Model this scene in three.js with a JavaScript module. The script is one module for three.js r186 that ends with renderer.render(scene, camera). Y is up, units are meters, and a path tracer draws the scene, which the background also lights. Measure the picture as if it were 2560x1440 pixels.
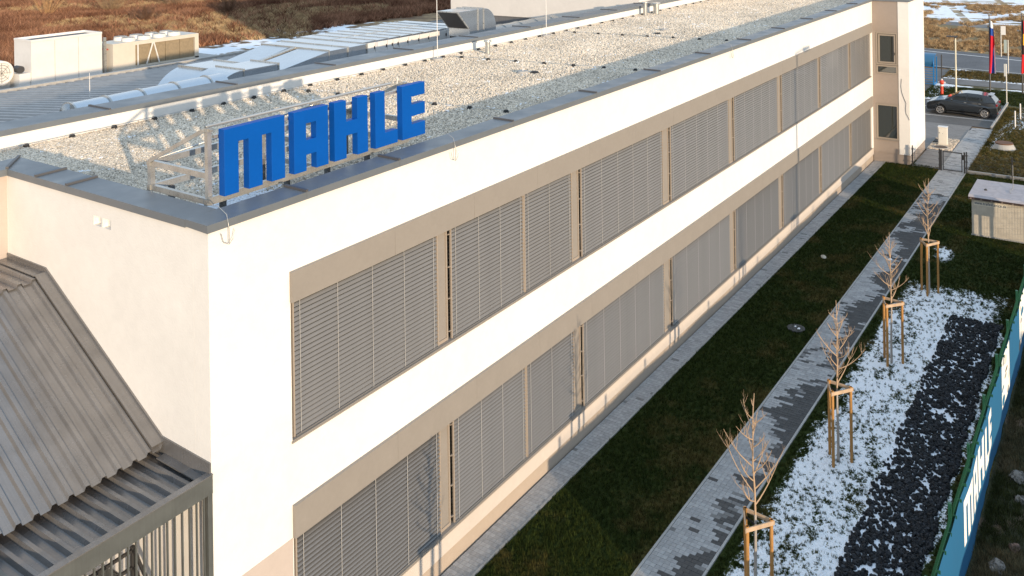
import * as THREE from 'three';
import { mergeGeometries } from 'three/addons/utils/BufferGeometryUtils.js';

// ---------------------------------------------------------------- camera, sky, sun, exposure
const V = (x, y, z) => new THREE.Vector3(x, y, z);
const scene = new THREE.Scene();
const FOCAL = 2275.53, CY = -206.55, YAW = 0.60194, ROLL = 0.014013;   // lens in pixels of a 2560 x 1440 frame
const camera = new THREE.PerspectiveCamera(2 * Math.atan(720 / FOCAL) * 180 / Math.PI, 16 / 9, 0.5, 900);
{
  const fwd = V(Math.cos(YAW), 0, -Math.sin(YAW)), right = V(Math.sin(YAW), 0, Math.cos(YAW)), up = V(0, 1, 0);
  const cr = Math.cos(ROLL), sr = Math.sin(ROLL);
  const rx = right.clone().multiplyScalar(cr).addScaledVector(up, -sr), ry = right.clone().multiplyScalar(sr).addScaledVector(up, cr);
  camera.quaternion.setFromRotationMatrix(new THREE.Matrix4().makeBasis(rx, ry, fwd.clone().negate()));
  camera.position.set(-8.273, 12.5, 11.063);
  camera.setViewOffset(2560, 1440, 0, 720 - CY, 2560, 1440);
  camera.updateProjectionMatrix();
}
const SUN = V(-0.53, 0.164, 1).normalize();
{
  const w = 64, h = 256, d = new Float32Array(w * h * 4);
  for (let j = 0; j < h; j++) {
    const e = Math.sin(((j + 0.5) / h - 0.5) * Math.PI);
    const t = Math.pow(Math.max(e, 0), 0.45), g = e < 0 ? 0.35 : 1;
    for (let i = 0; i < w; i++) d.set([g * (0.80 - 0.40 * t), g * (0.82 - 0.26 * t), g * (0.80 - 0.04 * t), 1], (j * w + i) * 4);
  }
  const t = new THREE.DataTexture(d, w, h, THREE.RGBAFormat, THREE.FloatType);
  t.mapping = THREE.EquirectangularReflectionMapping; t.magFilter = THREE.LinearFilter; t.needsUpdate = true;
  scene.background = t; scene.environment = t;
}
const sun = new THREE.DirectionalLight(new THREE.Color().setRGB(1, 0.78, 0.54), 3.7);
sun.position.copy(SUN).multiplyScalar(150).add(V(25, 0, -15)); sun.target.position.set(25, 0, -15);
sun.castShadow = true; sun.shadow.mapSize.set(4096, 4096); sun.shadow.radius = 1.2;
Object.assign(sun.shadow.camera, { left: -90, right: 90, top: 60, bottom: -60, near: 1, far: 400 });
scene.add(sun, sun.target);
const renderer = new THREE.WebGLRenderer({ antialias: true });
renderer.toneMapping = THREE.LinearToneMapping; renderer.toneMappingExposure = 1.5;
renderer.shadowMap.enabled = true;

// ---------------------------------------------------------------- random numbers, noise, textures
function rngOf(s) { return () => { s |= 0; s = s + 0x6D2B79F5 | 0; let t = Math.imul(s ^ s >>> 15, 1 | s); t = t + Math.imul(t ^ t >>> 7, 61 | t) ^ t; return ((t ^ t >>> 14) >>> 0) / 4294967296; }; }
const hash = (x, y) => { let h = Math.imul(x, 374761393) + Math.imul(y, 668265263) | 0; h = Math.imul(h ^ h >>> 13, 1274126177); return ((h ^ h >>> 16) >>> 0) / 4294967296; };
function vn(x, y, p = 0) {   // value noise; p > 0 makes it repeat after p cells
  const xi = Math.floor(x), yi = Math.floor(y), fx = x - xi, fy = y - yi, u = fx * fx * (3 - 2 * fx), v = fy * fy * (3 - 2 * fy);
  const m = p ? (a => ((a % p) + p) % p) : (a => a);
  const a = hash(m(xi), m(yi)), b = hash(m(xi + 1), m(yi)), c = hash(m(xi), m(yi + 1)), d = hash(m(xi + 1), m(yi + 1));
  return a + (b - a) * u + (c - a) * v + (a - b - c + d) * u * v;
}
function fbm(x, y, o = 4, p = 0) { let s = 0, a = 0.5, n = 0; for (let i = 0; i < o; i++) { s += a * vn(x, y, p); n += a; a *= 0.5; x *= 2; y *= 2; p *= 2; x += p ? 0 : 13.7; y += p ? 0 : 7.3; } return s / n; }
const sstep = (a, b, x) => { x = Math.min(1, Math.max(0, (x - a) / (b - a))); return x * x * (3 - 2 * x); };
const mix3 = (a, b, t) => [a[0] + (b[0] - a[0]) * t, a[1] + (b[1] - a[1]) * t, a[2] + (b[2] - a[2]) * t];
const toS = c => { c = Math.min(1, Math.max(0, c)); return 255 * (c < 0.0031308 ? 12.92 * c : 1.055 * Math.pow(c, 1 / 2.4) - 0.055); };
function colorTex(w, h, fn, rx = 1, ry = 1) {   // fn(u, v) returns linear rgb
  const d = new Uint8Array(w * h * 4);
  for (let j = 0; j < h; j++) for (let i = 0; i < w; i++) { const c = fn((i + 0.5) / w, (j + 0.5) / h); d.set([toS(c[0]), toS(c[1]), toS(c[2]), 255], (j * w + i) * 4); }
  const t = new THREE.DataTexture(d, w, h); t.colorSpace = THREE.SRGBColorSpace; return wrapT(t, rx, ry);
}
function grayTex(w, h, fn, rx = 1, ry = 1) {
  const d = new Uint8Array(w * h * 4);
  for (let j = 0; j < h; j++) for (let i = 0; i < w; i++) { const c = Math.min(255, Math.max(0, 255 * fn((i + 0.5) / w, (j + 0.5) / h))); d.set([c, c, c, 255], (j * w + i) * 4); }
  return wrapT(new THREE.DataTexture(d, w, h), rx, ry);
}
function wrapT(t, rx, ry) { t.wrapS = t.wrapT = THREE.RepeatWrapping; t.magFilter = THREE.LinearFilter; t.minFilter = THREE.LinearMipmapLinearFilter; t.generateMipmaps = true; t.repeat.set(rx, ry); t.needsUpdate = true; return t; }
const rep = (t, rx, ry) => { const c = t.clone(); c.repeat.set(rx, ry ?? rx); c.needsUpdate = true; return c; };
const lin = (r, g, b) => new THREE.Color().setRGB(r, g, b);
const std = (r, g, b, rough = 0.8, o = {}) => new THREE.MeshStandardMaterial({ color: lin(r, g, b), roughness: rough, side: THREE.DoubleSide, ...o });

const grain = grayTex(256, 256, (u, v) => 0.5 + 0.6 * (fbm(u * 32, v * 32, 3, 32) - 0.5));        // fine relief, repeats each metre or so
const blotch = colorTex(512, 512, (u, v) => { const n = fbm(u * 6, v * 6, 5, 6), s = fbm(u * 40, v * 40, 2, 40); const k = 0.93 + 0.10 * (n - 0.5) + 0.05 * (s - 0.5); return [k, k, k]; });
const streaks = colorTex(512, 512, (u, v) => { const n = fbm(u * 8, v * 8, 5, 8), s = vn(u * 128, v * 4, 128), k = 0.86 + 0.28 * (n - 0.5) + 0.10 * (s - 0.5); return [k, k * 1.0, k * 1.0]; });
const metalRough = grayTex(256, 256, (u, v) => 0.75 + 0.5 * (fbm(u * 10, v * 10, 4, 10) - 0.5));
const M = {};
M.white = std(0.80, 0.775, 0.735, 0.92, { map: rep(blotch, 0.22), bumpMap: rep(grain, 1.4), bumpScale: 0.0035 });
M.endwhite = M.white;
M.taupePlaster = std(0.33, 0.275, 0.235, 0.92, { map: rep(blotch, 0.3), bumpMap: rep(grain, 1.4), bumpScale: 0.004 });
M.creamPlaster = std(0.56, 0.50, 0.445, 0.92, { map: rep(blotch, 0.3), bumpMap: rep(grain, 1.4), bumpScale: 0.003 });
M.palePlaster = std(0.50, 0.43, 0.385, 0.92, { map: rep(blotch, 0.3), bumpMap: rep(grain, 1.4), bumpScale: 0.003 });
M.plinth = std(0.42, 0.345, 0.275, 0.95, { map: rep(blotch, 0.4), bumpMap: rep(grain, 2.2), bumpScale: 0.006 });
M.taupe = std(0.275, 0.25, 0.222, 0.5, { map: rep(blotch, 0.5) });
M.taupeFrame = std(0.32, 0.27, 0.22, 0.45);
M.slat = std(0.208, 0.203, 0.198, 0.42, { metalness: 0.25, map: rep(blotch, 0.35) });
M.tape = std(0.42, 0.41, 0.39, 0.8);
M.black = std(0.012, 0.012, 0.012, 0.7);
M.coping = new THREE.MeshPhysicalMaterial({ color: lin(0.150, 0.168, 0.185), roughness: 0.68, ior: 1.65, metalness: 0.1, map: rep(blotch, 0.3), roughnessMap: rep(metalRough, 0.25), side: THREE.DoubleSide });
M.copingSeam = std(0.10, 0.10, 0.105, 0.5, { metalness: 0.3 });
M.galv = std(0.50, 0.50, 0.48, 0.42, { metalness: 0.55, map: rep(streaks, 0.8), roughnessMap: rep(metalRough, 1) });
M.galvBright = std(0.60, 0.64, 0.68, 0.24, { metalness: 0.9, map: rep(blotch, 0.2) });
M.glass = new THREE.MeshPhysicalMaterial({ color: lin(0.015, 0.018, 0.018), roughness: 0.06, metalness: 0, clearcoat: 0.6, clearcoatRoughness: 0.03 });
M.letterBlue = new THREE.MeshPhysicalMaterial({ color: lin(0.0, 0.080, 0.37), roughness: 0.5, specularIntensity: 0.35, map: rep(blotch, 0.6), side: THREE.DoubleSide });
M.greyPaint = std(0.15, 0.15, 0.15, 0.5, { metalness: 0.2, map: rep(streaks, 0.6) });
M.canopyMetal = std(0.235, 0.228, 0.224, 0.34, { metalness: 0.4, map: rep(streaks, 0.5), roughnessMap: rep(metalRough, 0.8) });
M.canopySteel = std(0.135, 0.145, 0.14, 0.5, { metalness: 0.3, map: rep(streaks, 0.7) });
M.hallDeck = std(0.30, 0.305, 0.315, 0.4, { metalness: 0.35, map: rep(streaks, 0.25) });
M.whitePaint = std(0.74, 0.72, 0.69, 0.5, { map: rep(blotch, 0.4) });
M.darkGrey = std(0.045, 0.045, 0.048, 0.6);
M.concrete = std(0.42, 0.41, 0.39, 0.9, { map: rep(streaks, 0.5), bumpMap: rep(grain, 2), bumpScale: 0.004 });
M.wood = std(0.46, 0.23, 0.065, 0.75, { map: rep(streaks, 1.5, 0.5) });
M.woodPale = std(0.50, 0.36, 0.24, 0.75, { map: rep(streaks, 1.5, 0.5) });
M.bark = std(0.40, 0.28, 0.18, 0.85);
M.barkPale = std(0.42, 0.38, 0.34, 0.85, { map: rep(streaks, 3) });
M.chillerCream = std(0.62, 0.57, 0.49, 0.55, { map: rep(blotch, 0.4) });
M.snow = std(0.86, 0.88, 0.90, 0.75, { bumpMap: rep(grain, 1), bumpScale: 0.02 });
M.fenceGreen = std(0.012, 0.075, 0.04, 0.5);
M.fenceDark = std(0.035, 0.035, 0.037, 0.5);

// ---------------------------------------------------------------- builders
const used = {};
const numbered = n => { const k = used[n] = (used[n] ?? -1) + 1; return k ? `${n}_${String(k).padStart(3, '0')}` : n; };
function thing(name, label, category, [x, y, z] = [0, 0, 0], group, kind) {
  const o = new THREE.Group(); o.name = numbered(name); o.position.set(x, y, z);
  o.userData = { label, category }; if (group) o.userData.group = group; if (kind) o.userData.kind = kind;
  scene.add(o); return o;
}
function setting(name, label, category) { return thing(name, label, category, [0, 0, 0], undefined, 'structure'); }
const _w = V(0, 0, 0);
function base(o) { _w.set(0, 0, 0); for (let p = o; p && p !== scene; p = p.parent) _w.add(p.position); return _w; }
function part(name, geo, mat, parent, label) {   // geo in world metres; moved into the parent's own axes
  const b = base(parent); geo.translate(-b.x, -b.y, -b.z);
  const m = new THREE.Mesh(geo, mat); m.name = name; m.castShadow = m.receiveShadow = true; if (label) m.userData.label = label;
  parent.add(m); return m;
}
function place(name, geo, mat, parent, [x, y, z]) {   // a shared geometry set down at a world point
  const b = base(parent), m = new THREE.Mesh(geo, mat); m.name = name; m.castShadow = m.receiveShadow = true; m.position.set(x - b.x, y - b.y, z - b.z); parent.add(m); return m;
}
function uvBox(g) {   // uv in metres from position and facing
  if (g.index) g = g.toNonIndexed();
  const p = g.attributes.position, uv = new Float32Array(p.count * 2), a = V(), b = V(), c = V(), n = V();
  for (let i = 0; i < p.count; i += 3) {
    a.fromBufferAttribute(p, i); b.fromBufferAttribute(p, i + 1); c.fromBufferAttribute(p, i + 2);
    n.copy(b).sub(a).cross(c.clone().sub(a)); const x = Math.abs(n.x), y = Math.abs(n.y), z = Math.abs(n.z);
    [a, b, c].forEach((q, k) => { const t = z >= x && z >= y ? [q.x, q.y] : y >= x ? [q.x, q.z] : [q.z, q.y]; uv[(i + k) * 2] = t[0]; uv[(i + k) * 2 + 1] = t[1]; });
  }
  g.setAttribute('uv', new THREE.BufferAttribute(uv, 2)); return g;
}
const bx = (x0, x1, y0, y1, z0, z1) => uvBox(new THREE.BoxGeometry(x1 - x0, y1 - y0, z1 - z0).translate((x0 + x1) / 2, (y0 + y1) / 2, (z0 + z1) / 2));
const strip = g => { for (const k of Object.keys(g.attributes)) if (!['position', 'normal', 'uv'].includes(k)) g.deleteAttribute(k); return g; };
const merge = l => mergeGeometries(l.map(g => strip(g.index ? g.toNonIndexed() : g)));
function beam(a, b, w, h = w) {   // a square bar from a to b, world up kept
  const A = V(...a), B = V(...b), d = B.clone().sub(A), L = d.length(); d.normalize();
  const up = Math.abs(d.y) > 0.99 ? V(1, 0, 0) : V(0, 1, 0), s = d.clone().cross(up).normalize(), u = s.clone().cross(d).normalize();
  const g = uvBox(new THREE.BoxGeometry(w, h, L)); g.applyMatrix4(new THREE.Matrix4().makeBasis(s, u, d.clone().negate())); const c = A.add(B).multiplyScalar(0.5); return g.translate(c.x, c.y, c.z);
}
function tube(pts, radii, seg = 6) {   // a tapered tube through points
  const n = pts.length, P = [], N = [], I = [], U = []; let ref = V(0.31, 0.2, 0.93);
  for (let i = 0; i < n; i++) {
    const t = pts[Math.min(i + 1, n - 1)].clone().sub(pts[Math.max(i - 1, 0)]).normalize();
    const s = t.clone().cross(Math.abs(t.dot(ref)) > 0.95 ? V(1, 0, 0) : ref).normalize(), u = s.clone().cross(t), r = typeof radii === 'number' ? radii : radii[i];
    for (let k = 0; k <= seg; k++) { const a = k / seg * Math.PI * 2, c = Math.cos(a), d = Math.sin(a), nx = s.x * c + u.x * d, ny = s.y * c + u.y * d, nz = s.z * c + u.z * d; P.push(pts[i].x + nx * r, pts[i].y + ny * r, pts[i].z + nz * r); N.push(nx, ny, nz); U.push(k / seg, i / n); }
    if (i) for (let k = 0; k < seg; k++) { const a = (i - 1) * (seg + 1) + k, b = a + seg + 1; I.push(a, b, a + 1, a + 1, b, b + 1); }
  }
  for (const [st, e] of [[0, 0], [n - 1, 1]]) { const c = P.length / 3; P.push(pts[st].x, pts[st].y, pts[st].z); const t = pts[e ? n - 1 : 1].clone().sub(pts[e ? n - 2 : 0]).normalize().multiplyScalar(e ? 1 : -1); N.push(t.x, t.y, t.z); U.push(0.5, e); for (let k = 0; k < seg; k++) I.push(c, st * (seg + 1) + k, st * (seg + 1) + k + 1); }
  const g = new THREE.BufferGeometry(); g.setAttribute('position', new THREE.Float32BufferAttribute(P, 3)); g.setAttribute('normal', new THREE.Float32BufferAttribute(N, 3)); g.setAttribute('uv', new THREE.Float32BufferAttribute(U, 2)); g.setIndex(I); return g;
}
const rod = (a, b, r, seg = 8) => tube([V(...a), V(...b)], r, seg);
function extrudeXY(pts, z0, z1, holes = [], bevel = 0) {   // outline in x, y; thickness along z
  const s = new THREE.Shape(pts.map(p => new THREE.Vector2(...p))); for (const h of holes) s.holes.push(new THREE.Path(h.map(p => new THREE.Vector2(...p))));
  const o = bevel ? { depth: z1 - z0 - 2 * bevel, bevelEnabled: true, bevelSize: bevel, bevelThickness: bevel, bevelOffset: -bevel, bevelSegments: 2 } : { depth: z1 - z0, bevelEnabled: false };
  return uvBox(new THREE.ExtrudeGeometry(s, o).translate(0, 0, z0 + bevel));
}
function extrudeZY(pts, x0, x1, holes = [], bevel = 0) {   // outline in z, y; thickness along x
  const f = p => [-p[0], p[1]];
  return uvBox(extrudeXY(pts.map(f), x0, x1, holes.map(h => h.map(f)), bevel).rotateY(Math.PI / 2));
}
function sheet(pts, y, scaleUV = 1) {   // flat ground polygon (x, z)
  const g = new THREE.ShapeGeometry(new THREE.Shape(pts.map(([x, z]) => new THREE.Vector2(x, -z)))).rotateX(-Math.PI / 2).translate(0, y, 0);
  const p = g.attributes.position, uv = g.attributes.uv; for (let i = 0; i < p.count; i++) uv.setXY(i, p.getX(i) * scaleUV, p.getZ(i) * scaleUV); return g;
}
function rect(x0, x1, z0, z1, y) {   // flat ground rectangle, uv 0..1 across it
  const g = new THREE.PlaneGeometry(x1 - x0, z1 - z0).rotateX(-Math.PI / 2).translate((x0 + x1) / 2, y, (z0 + z1) / 2), p = g.attributes.position, uv = g.attributes.uv;
  for (let i = 0; i < p.count; i++) uv.setXY(i, (p.getX(i) - x0) / (x1 - x0), (p.getZ(i) - z0) / (z1 - z0)); return g;
}
const R4 = (x0, x1, y0, y1) => [[x0, y0], [x1, y0], [x1, y1], [x0, y1]];
const ring4 = (x0, x1, y0, y1) => [[x0, y0], [x0, y1], [x1, y1], [x1, y0]];
function scatter(name, geo, mat, list, label, category, parent) {   // list of {p, s, r (euler), c}
  const im = new THREE.InstancedMesh(geo, mat, list.length), m = new THREE.Matrix4(), q = new THREE.Quaternion(), e = new THREE.Euler(), s = V();
  list.forEach((o, i) => { e.set(...o.r); q.setFromEuler(e); s.set(...(o.s.length ? o.s : [o.s, o.s, o.s])); m.compose(V(...o.p), q, s); im.setMatrixAt(i, m); if (o.c) im.setColorAt(i, lin(...o.c)); });
  im.name = parent ? name : numbered(name); im.castShadow = im.receiveShadow = true; im.userData = parent ? { kind: 'stuff' } : { label, category, kind: 'stuff' }; (parent ?? scene).add(im); return im;
}

// ---------------------------------------------------------------- ground, roads, path
const soil = colorTex(512, 512, (u, v) => { const n = fbm(u * 10, v * 10, 5, 10), f = fbm(u * 60, v * 60, 3, 60); return mix3([0.10, 0.062, 0.036], [0.30, 0.20, 0.105], sstep(0.25, 0.75, 0.55 * n + 0.45 * f)); });
{
  const g = setting('ground', 'brown winter ground reaching to the horizon', 'ground');
  part('soil', sheet([[-500, -500], [600, -500], [600, 500], [-500, 500]], -0.03, 1), new THREE.MeshStandardMaterial({ map: rep(soil, 0.09), roughness: 1, bumpMap: rep(grain, 0.7), bumpScale: 0.03 }), g);
}
// how much snow lies at a point of the garden: 0 none, 1 closed
function gardenSnow(x, z) {
  const n = fbm(x * 0.9, z * 1.7, 3) - 0.5, f = fbm(x * 6 + 3, z * 7, 4) - 0.5, h = fbm(x * 34, z * 34, 2) - 0.5;
  let m = sstep(4.30, 4.85, z + 0.5 * n) * (1 - sstep(23.9, 25.4, x + 1.6 * n)) * (1 - sstep(6.3, 7.2, z - (x > 22.3 ? 0.6 : 0) + 0.4 * n));
  m *= 0.86 + 0.5 * n;
  m = Math.max(m, sstep(0.20, 0.0, Math.hypot((x - 6.6) / 3.5, (z - 5.4) / 1.4) - 1 + n) * 0.62 * sstep(4.3, 4.8, z));
  m = Math.max(m, 0.8 * sstep(0.9, 0.3, Math.hypot((x - 28.0) / 1.6, (z - 5.0) / 0.55) + n));
  m = Math.max(m, 0.62 * sstep(1, 0.3, Math.abs(z - 7.58 - 0.3 * n) / 0.13) * (x < 22 ? 1 : 0));
  return m < 0.04 ? 0 : Math.min(1, m * 6) * (m * 1.0 + 1.25 * f + 1.15 * h);
}
const grassCol = (x, z) => { const n = fbm(x * 1.3, z * 1.3, 4), f = fbm(x * 14, z * 14, 2); return mix3(mix3([0.014, 0.023, 0.005], [0.038, 0.050, 0.012], f), [0.075, 0.060, 0.020], sstep(0.50, 0.85, n * 0.8 + 0.25 * f + 0.12 * sstep(2.0, 3.1, z) * (z < 3.2 ? 1 : 0))); };
{
  const X0 = 2.5, X1 = 41, Z0 = 0.52, Z1 = 8.25;
  const g = setting('lawn', 'dark mown lawn beside the path with patchy thin snow', 'lawn');
  const map = colorTex(2048, 1024, (u, v) => { const x = X0 + u * (X1 - X0), z = Z0 + v * (Z1 - Z0), s = sstep(0.40, 0.72, gardenSnow(x, z)); return mix3(grassCol(x, z), [0.84, 0.86, 0.88], s); });
  map.wrapS = map.wrapT = THREE.ClampToEdgeWrapping;
  part('turf', rect(X0, X1, Z0, Z1, 0), new THREE.MeshPhysicalMaterial({ map, roughness: 0.95, specularIntensity: 0.2, bumpMap: rep(grain, 42, 8.5), bumpScale: 0.06 }), g);
  const map2 = colorTex(512, 256, (u, v) => grassCol(-14 + u * 16.5, Z0 + v * (Z1 - Z0))); map2.wrapS = map2.wrapT = THREE.ClampToEdgeWrapping;
  part('turf', rect(-14, X0, Z0, Z1, 0), new THREE.MeshPhysicalMaterial({ map: map2, roughness: 0.95, specularIntensity: 0.2, bumpMap: rep(grain, 18, 8.5), bumpScale: 0.06 }), g);
  const v = setting('verge', 'rough dark grass outside the green fence', 'grass verge');
  part('turf', sheet([[-14, 8.25], [41, 8.25], [41, 40], [-14, 40]], -0.004, 1), new THREE.MeshStandardMaterial({ map: rep(colorTex(512, 512, (a, b) => { const n = fbm(a * 7, b * 7, 4, 7), f = fbm(a * 50, b * 50, 3, 50); return mix3(mix3([0.016, 0.021, 0.008], [0.048, 0.052, 0.021], f), [0.11, 0.082, 0.055], sstep(0.5, 0.75, n)); }), 0.22), roughness: 1, bumpMap: rep(grain, 1.5), bumpScale: 0.04 }), v);
}
function tuftGeo(n, h, w, lean, seed) {
  const r = rngOf(seed), P = [], Nn = [];
  for (let i = 0; i < n; i++) {
    const a = r() * 6.283, b = r() * 6.283, rr = r() * 0.6 * h, x = Math.cos(b) * rr, z = Math.sin(b) * rr, hh = h * (0.6 + 0.7 * r()), l = lean * hh * (0.3 + r()), c = r() * 6.283;
    const dx = Math.cos(a) * w / 2, dz = Math.sin(a) * w / 2, tx = x + Math.cos(c) * l, tz = z + Math.sin(c) * l;
    P.push(x - dx, 0, z - dz, x + dx, 0, z + dz, tx, hh, tz); for (let k = 0; k < 3; k++) Nn.push(-Math.sin(a) * 0.92, 0.39, Math.cos(a) * 0.92);
  }
  const g = new THREE.BufferGeometry(); g.setAttribute('position', new THREE.Float32BufferAttribute(P, 3)); g.setAttribute('normal', new THREE.Float32BufferAttribute(Nn, 3)); return g;
}
const grassMat = new THREE.MeshPhysicalMaterial({ color: 0xffffff, roughness: 0.9, specularIntensity: 0.15, side: THREE.DoubleSide });
{
  const r = rngOf(11), list = [], put = (x, z, s, c) => list.push({ p: [x, 0, z], s: [s, s * (0.7 + 0.6 * r()), s], r: [0, r() * 6.28, 0], c });
  for (let i = 0; i < 30000; i++) { const x = 5 + 35 * Math.pow(r(), 1.25), z = 0.58 + r() * 2.42, c = grassCol(x, z), k = 0.7 + 1.1 * r(); put(x, z, 0.8 + 0.5 * r(), c.map(v => v * k)); }
  for (let i = 0; i < 42000; i++) {
    const x = 4 + 36 * Math.pow(r(), 1.2), z = 4.24 + r() * 3.95, s = gardenSnow(x, z);
    if (x > 30.5 && x < 33.2 && z > 5.5) continue;
    if (x < 22.6 && z > 6.15 && z < 7.65) continue;
    if (s > 0.6 && r() > 0.10) continue;
    const c = grassCol(x, z), k = 0.7 + 1.0 * r(); put(x, z, 0.75 + 0.5 * r(), c.map(v => v * k));
  }
  scatter('grass', tuftGeo(8, 0.055, 0.011, 0.6, 3), grassMat, list, 'short dark winter grass covering the lawn', 'grass');
  const l2 = [];
  for (let i = 0; i < 26000; i++) { const x = 4 + 26 * r(), z = 8.34 + 5 * Math.pow(r(), 1.3), n = fbm(x * 0.8, z * 0.8, 3), k = 0.6 + r(); l2.push({ p: [x, -0.01, z], s: [1, 0.6 + 0.9 * r(), 1], r: [0, r() * 6.28, 0], c: mix3([0.034, 0.042, 0.015], [0.125, 0.100, 0.056], sstep(0.4, 0.7, n)).map(v => v * k) }); }
  scatter('grass', tuftGeo(9, 0.10, 0.012, 0.8, 5), grassMat, l2, 'rough uncut grass outside the green fence', 'grass');
}
{
  const b = setting('earth_bank', 'low grassy earth bank outside the right picture edge', 'bank');
  part('slope', extrudeZY([[12.6, -0.1], [17.5, -0.1], [15.6, 1.35], [14.4, 1.42]], -16, 21, [], 0), std(0.05, 0.045, 0.022, 1, { bumpMap: rep(grain, 1), bumpScale: 0.05 }), b);
  const r = rngOf(29), list = [];
  for (let i = 0; i < 9000; i++) { const x = 39.9 + 17 * r(), z = 4.2 + 6 * Math.pow(r(), 1.3), k = 0.5 + r(); if (Math.hypot(x - 45.7, z - 5.15) < 0.62) continue; list.push({ p: [x, 0, z], s: 1 + r(), r: [0, r() * 6.28, 0], c: mix3([0.035, 0.045, 0.011], [0.15, 0.11, 0.042], r()).map(v => v * k) }); }
  for (let i = 0; i < 9000; i++) { const x = 57.6 + 13 * r(), z = -1.2 + 9 * r(), k = 0.5 + r(); if (x > 62.6 && x < 66.4) continue; if (x > 70.3) continue; list.push({ p: [x, 0, z], s: 1.2 + r(), r: [0, r() * 6.28, 0], c: (x < 63 ? mix3([0.018, 0.032, 0.008], [0.05, 0.06, 0.02], r()) : mix3([0.05, 0.05, 0.018], [0.15, 0.11, 0.045], r())).map(v => v * k) }); }
  scatter('grass', tuftGeo(8, 0.055, 0.014, 0.8, 6), grassMat, list, 'thin grass on the banks beyond the gate', 'grass');
  const l2 = []; for (let i = 0; i < 26000; i++) { const x = 78.5 + 48 * r(), z = -14 + 30 * r(), n = fbm(x * 0.35, z * 0.5, 4), k = 0.5 + 0.9 * r(); if (x < 80.6 - 0.28 * z || n > 0.60 || fbm(x * 0.18, z * 0.35, 4) > 0.56) continue; l2.push({ p: [x, 0, z], s: [1.2, 0.5 + 0.8 * r(), 1.2], r: [0, r() * 6.28, 0], c: mix3([0.22, 0.13, 0.065], [0.54, 0.39, 0.22], r()).map(v => v * k) }); }
  scatter('dry_grass', tuftGeo(12, 0.24, 0.035, 0.9, 7), grassMat, l2, 'dry orange-brown grass in the field beyond the road', 'grass');
}
// dark stone bed along the fence
const bedSnow = (x, z) => 0.30 * fbm(x * 1.1, z * 2.2, 3) + 0.72 * fbm(x * 12, z * 12, 3) - 0.12 * sstep(7.1, 7.5, z);
{
  const r = rngOf(21), list = [], g = new THREE.IcosahedronGeometry(0.039, 1), p = g.attributes.position, seen = {};
  for (let i = 0; i < p.count; i++) { const k = [p.getX(i), p.getY(i), p.getZ(i)].map(v => v.toFixed(4)).join(), s = seen[k] ??= 0.62 + 0.66 * r(); p.setXYZ(i, p.getX(i) * s, p.getY(i) * s * 0.8, p.getZ(i) * s); }
  g.computeVertexNormals();
  for (let i = 0; i < 17500; i++) {
    const x = 4.5 + 18.0 * Math.pow(r(), 1.15), z = 6.20 + 1.36 * r() + 0.14 * (fbm(x * 2, 3, 2) - 0.5), n = bedSnow(x, z);
    if (n > 0.505 && r() < 0.85) continue;
    const k = 0.15 + 2.2 * r() * r(), s = 0.55 + 0.75 * r(); list.push({ p: [x, 0.012 + 0.035 * r(), z], s, r: [r() * 6, r() * 6, r() * 6], c: [0.017 * k, 0.019 * k, 0.023 * k] });
  }
  const t = setting('stone_bed', 'bed of dark broken stones with snow between them', 'stone bed');
  part('snow_layer', rect(4, 22.55, 6.22, 7.55, 0.006), new THREE.MeshStandardMaterial({ roughness: 0.9, map: colorTex(1024, 256, (u, v) => { const x = 4 + u * 18.5, z = 6.2 + v * 1.4, n = bedSnow(x, z); return mix3([0.014, 0.015, 0.017], [0.80, 0.83, 0.87], sstep(0.43, 0.56, n)); }) }), t);
  scatter('stones', g, new THREE.MeshStandardMaterial({ roughness: 0.75, flatShading: true }), list, '', '', t);
}
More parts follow.
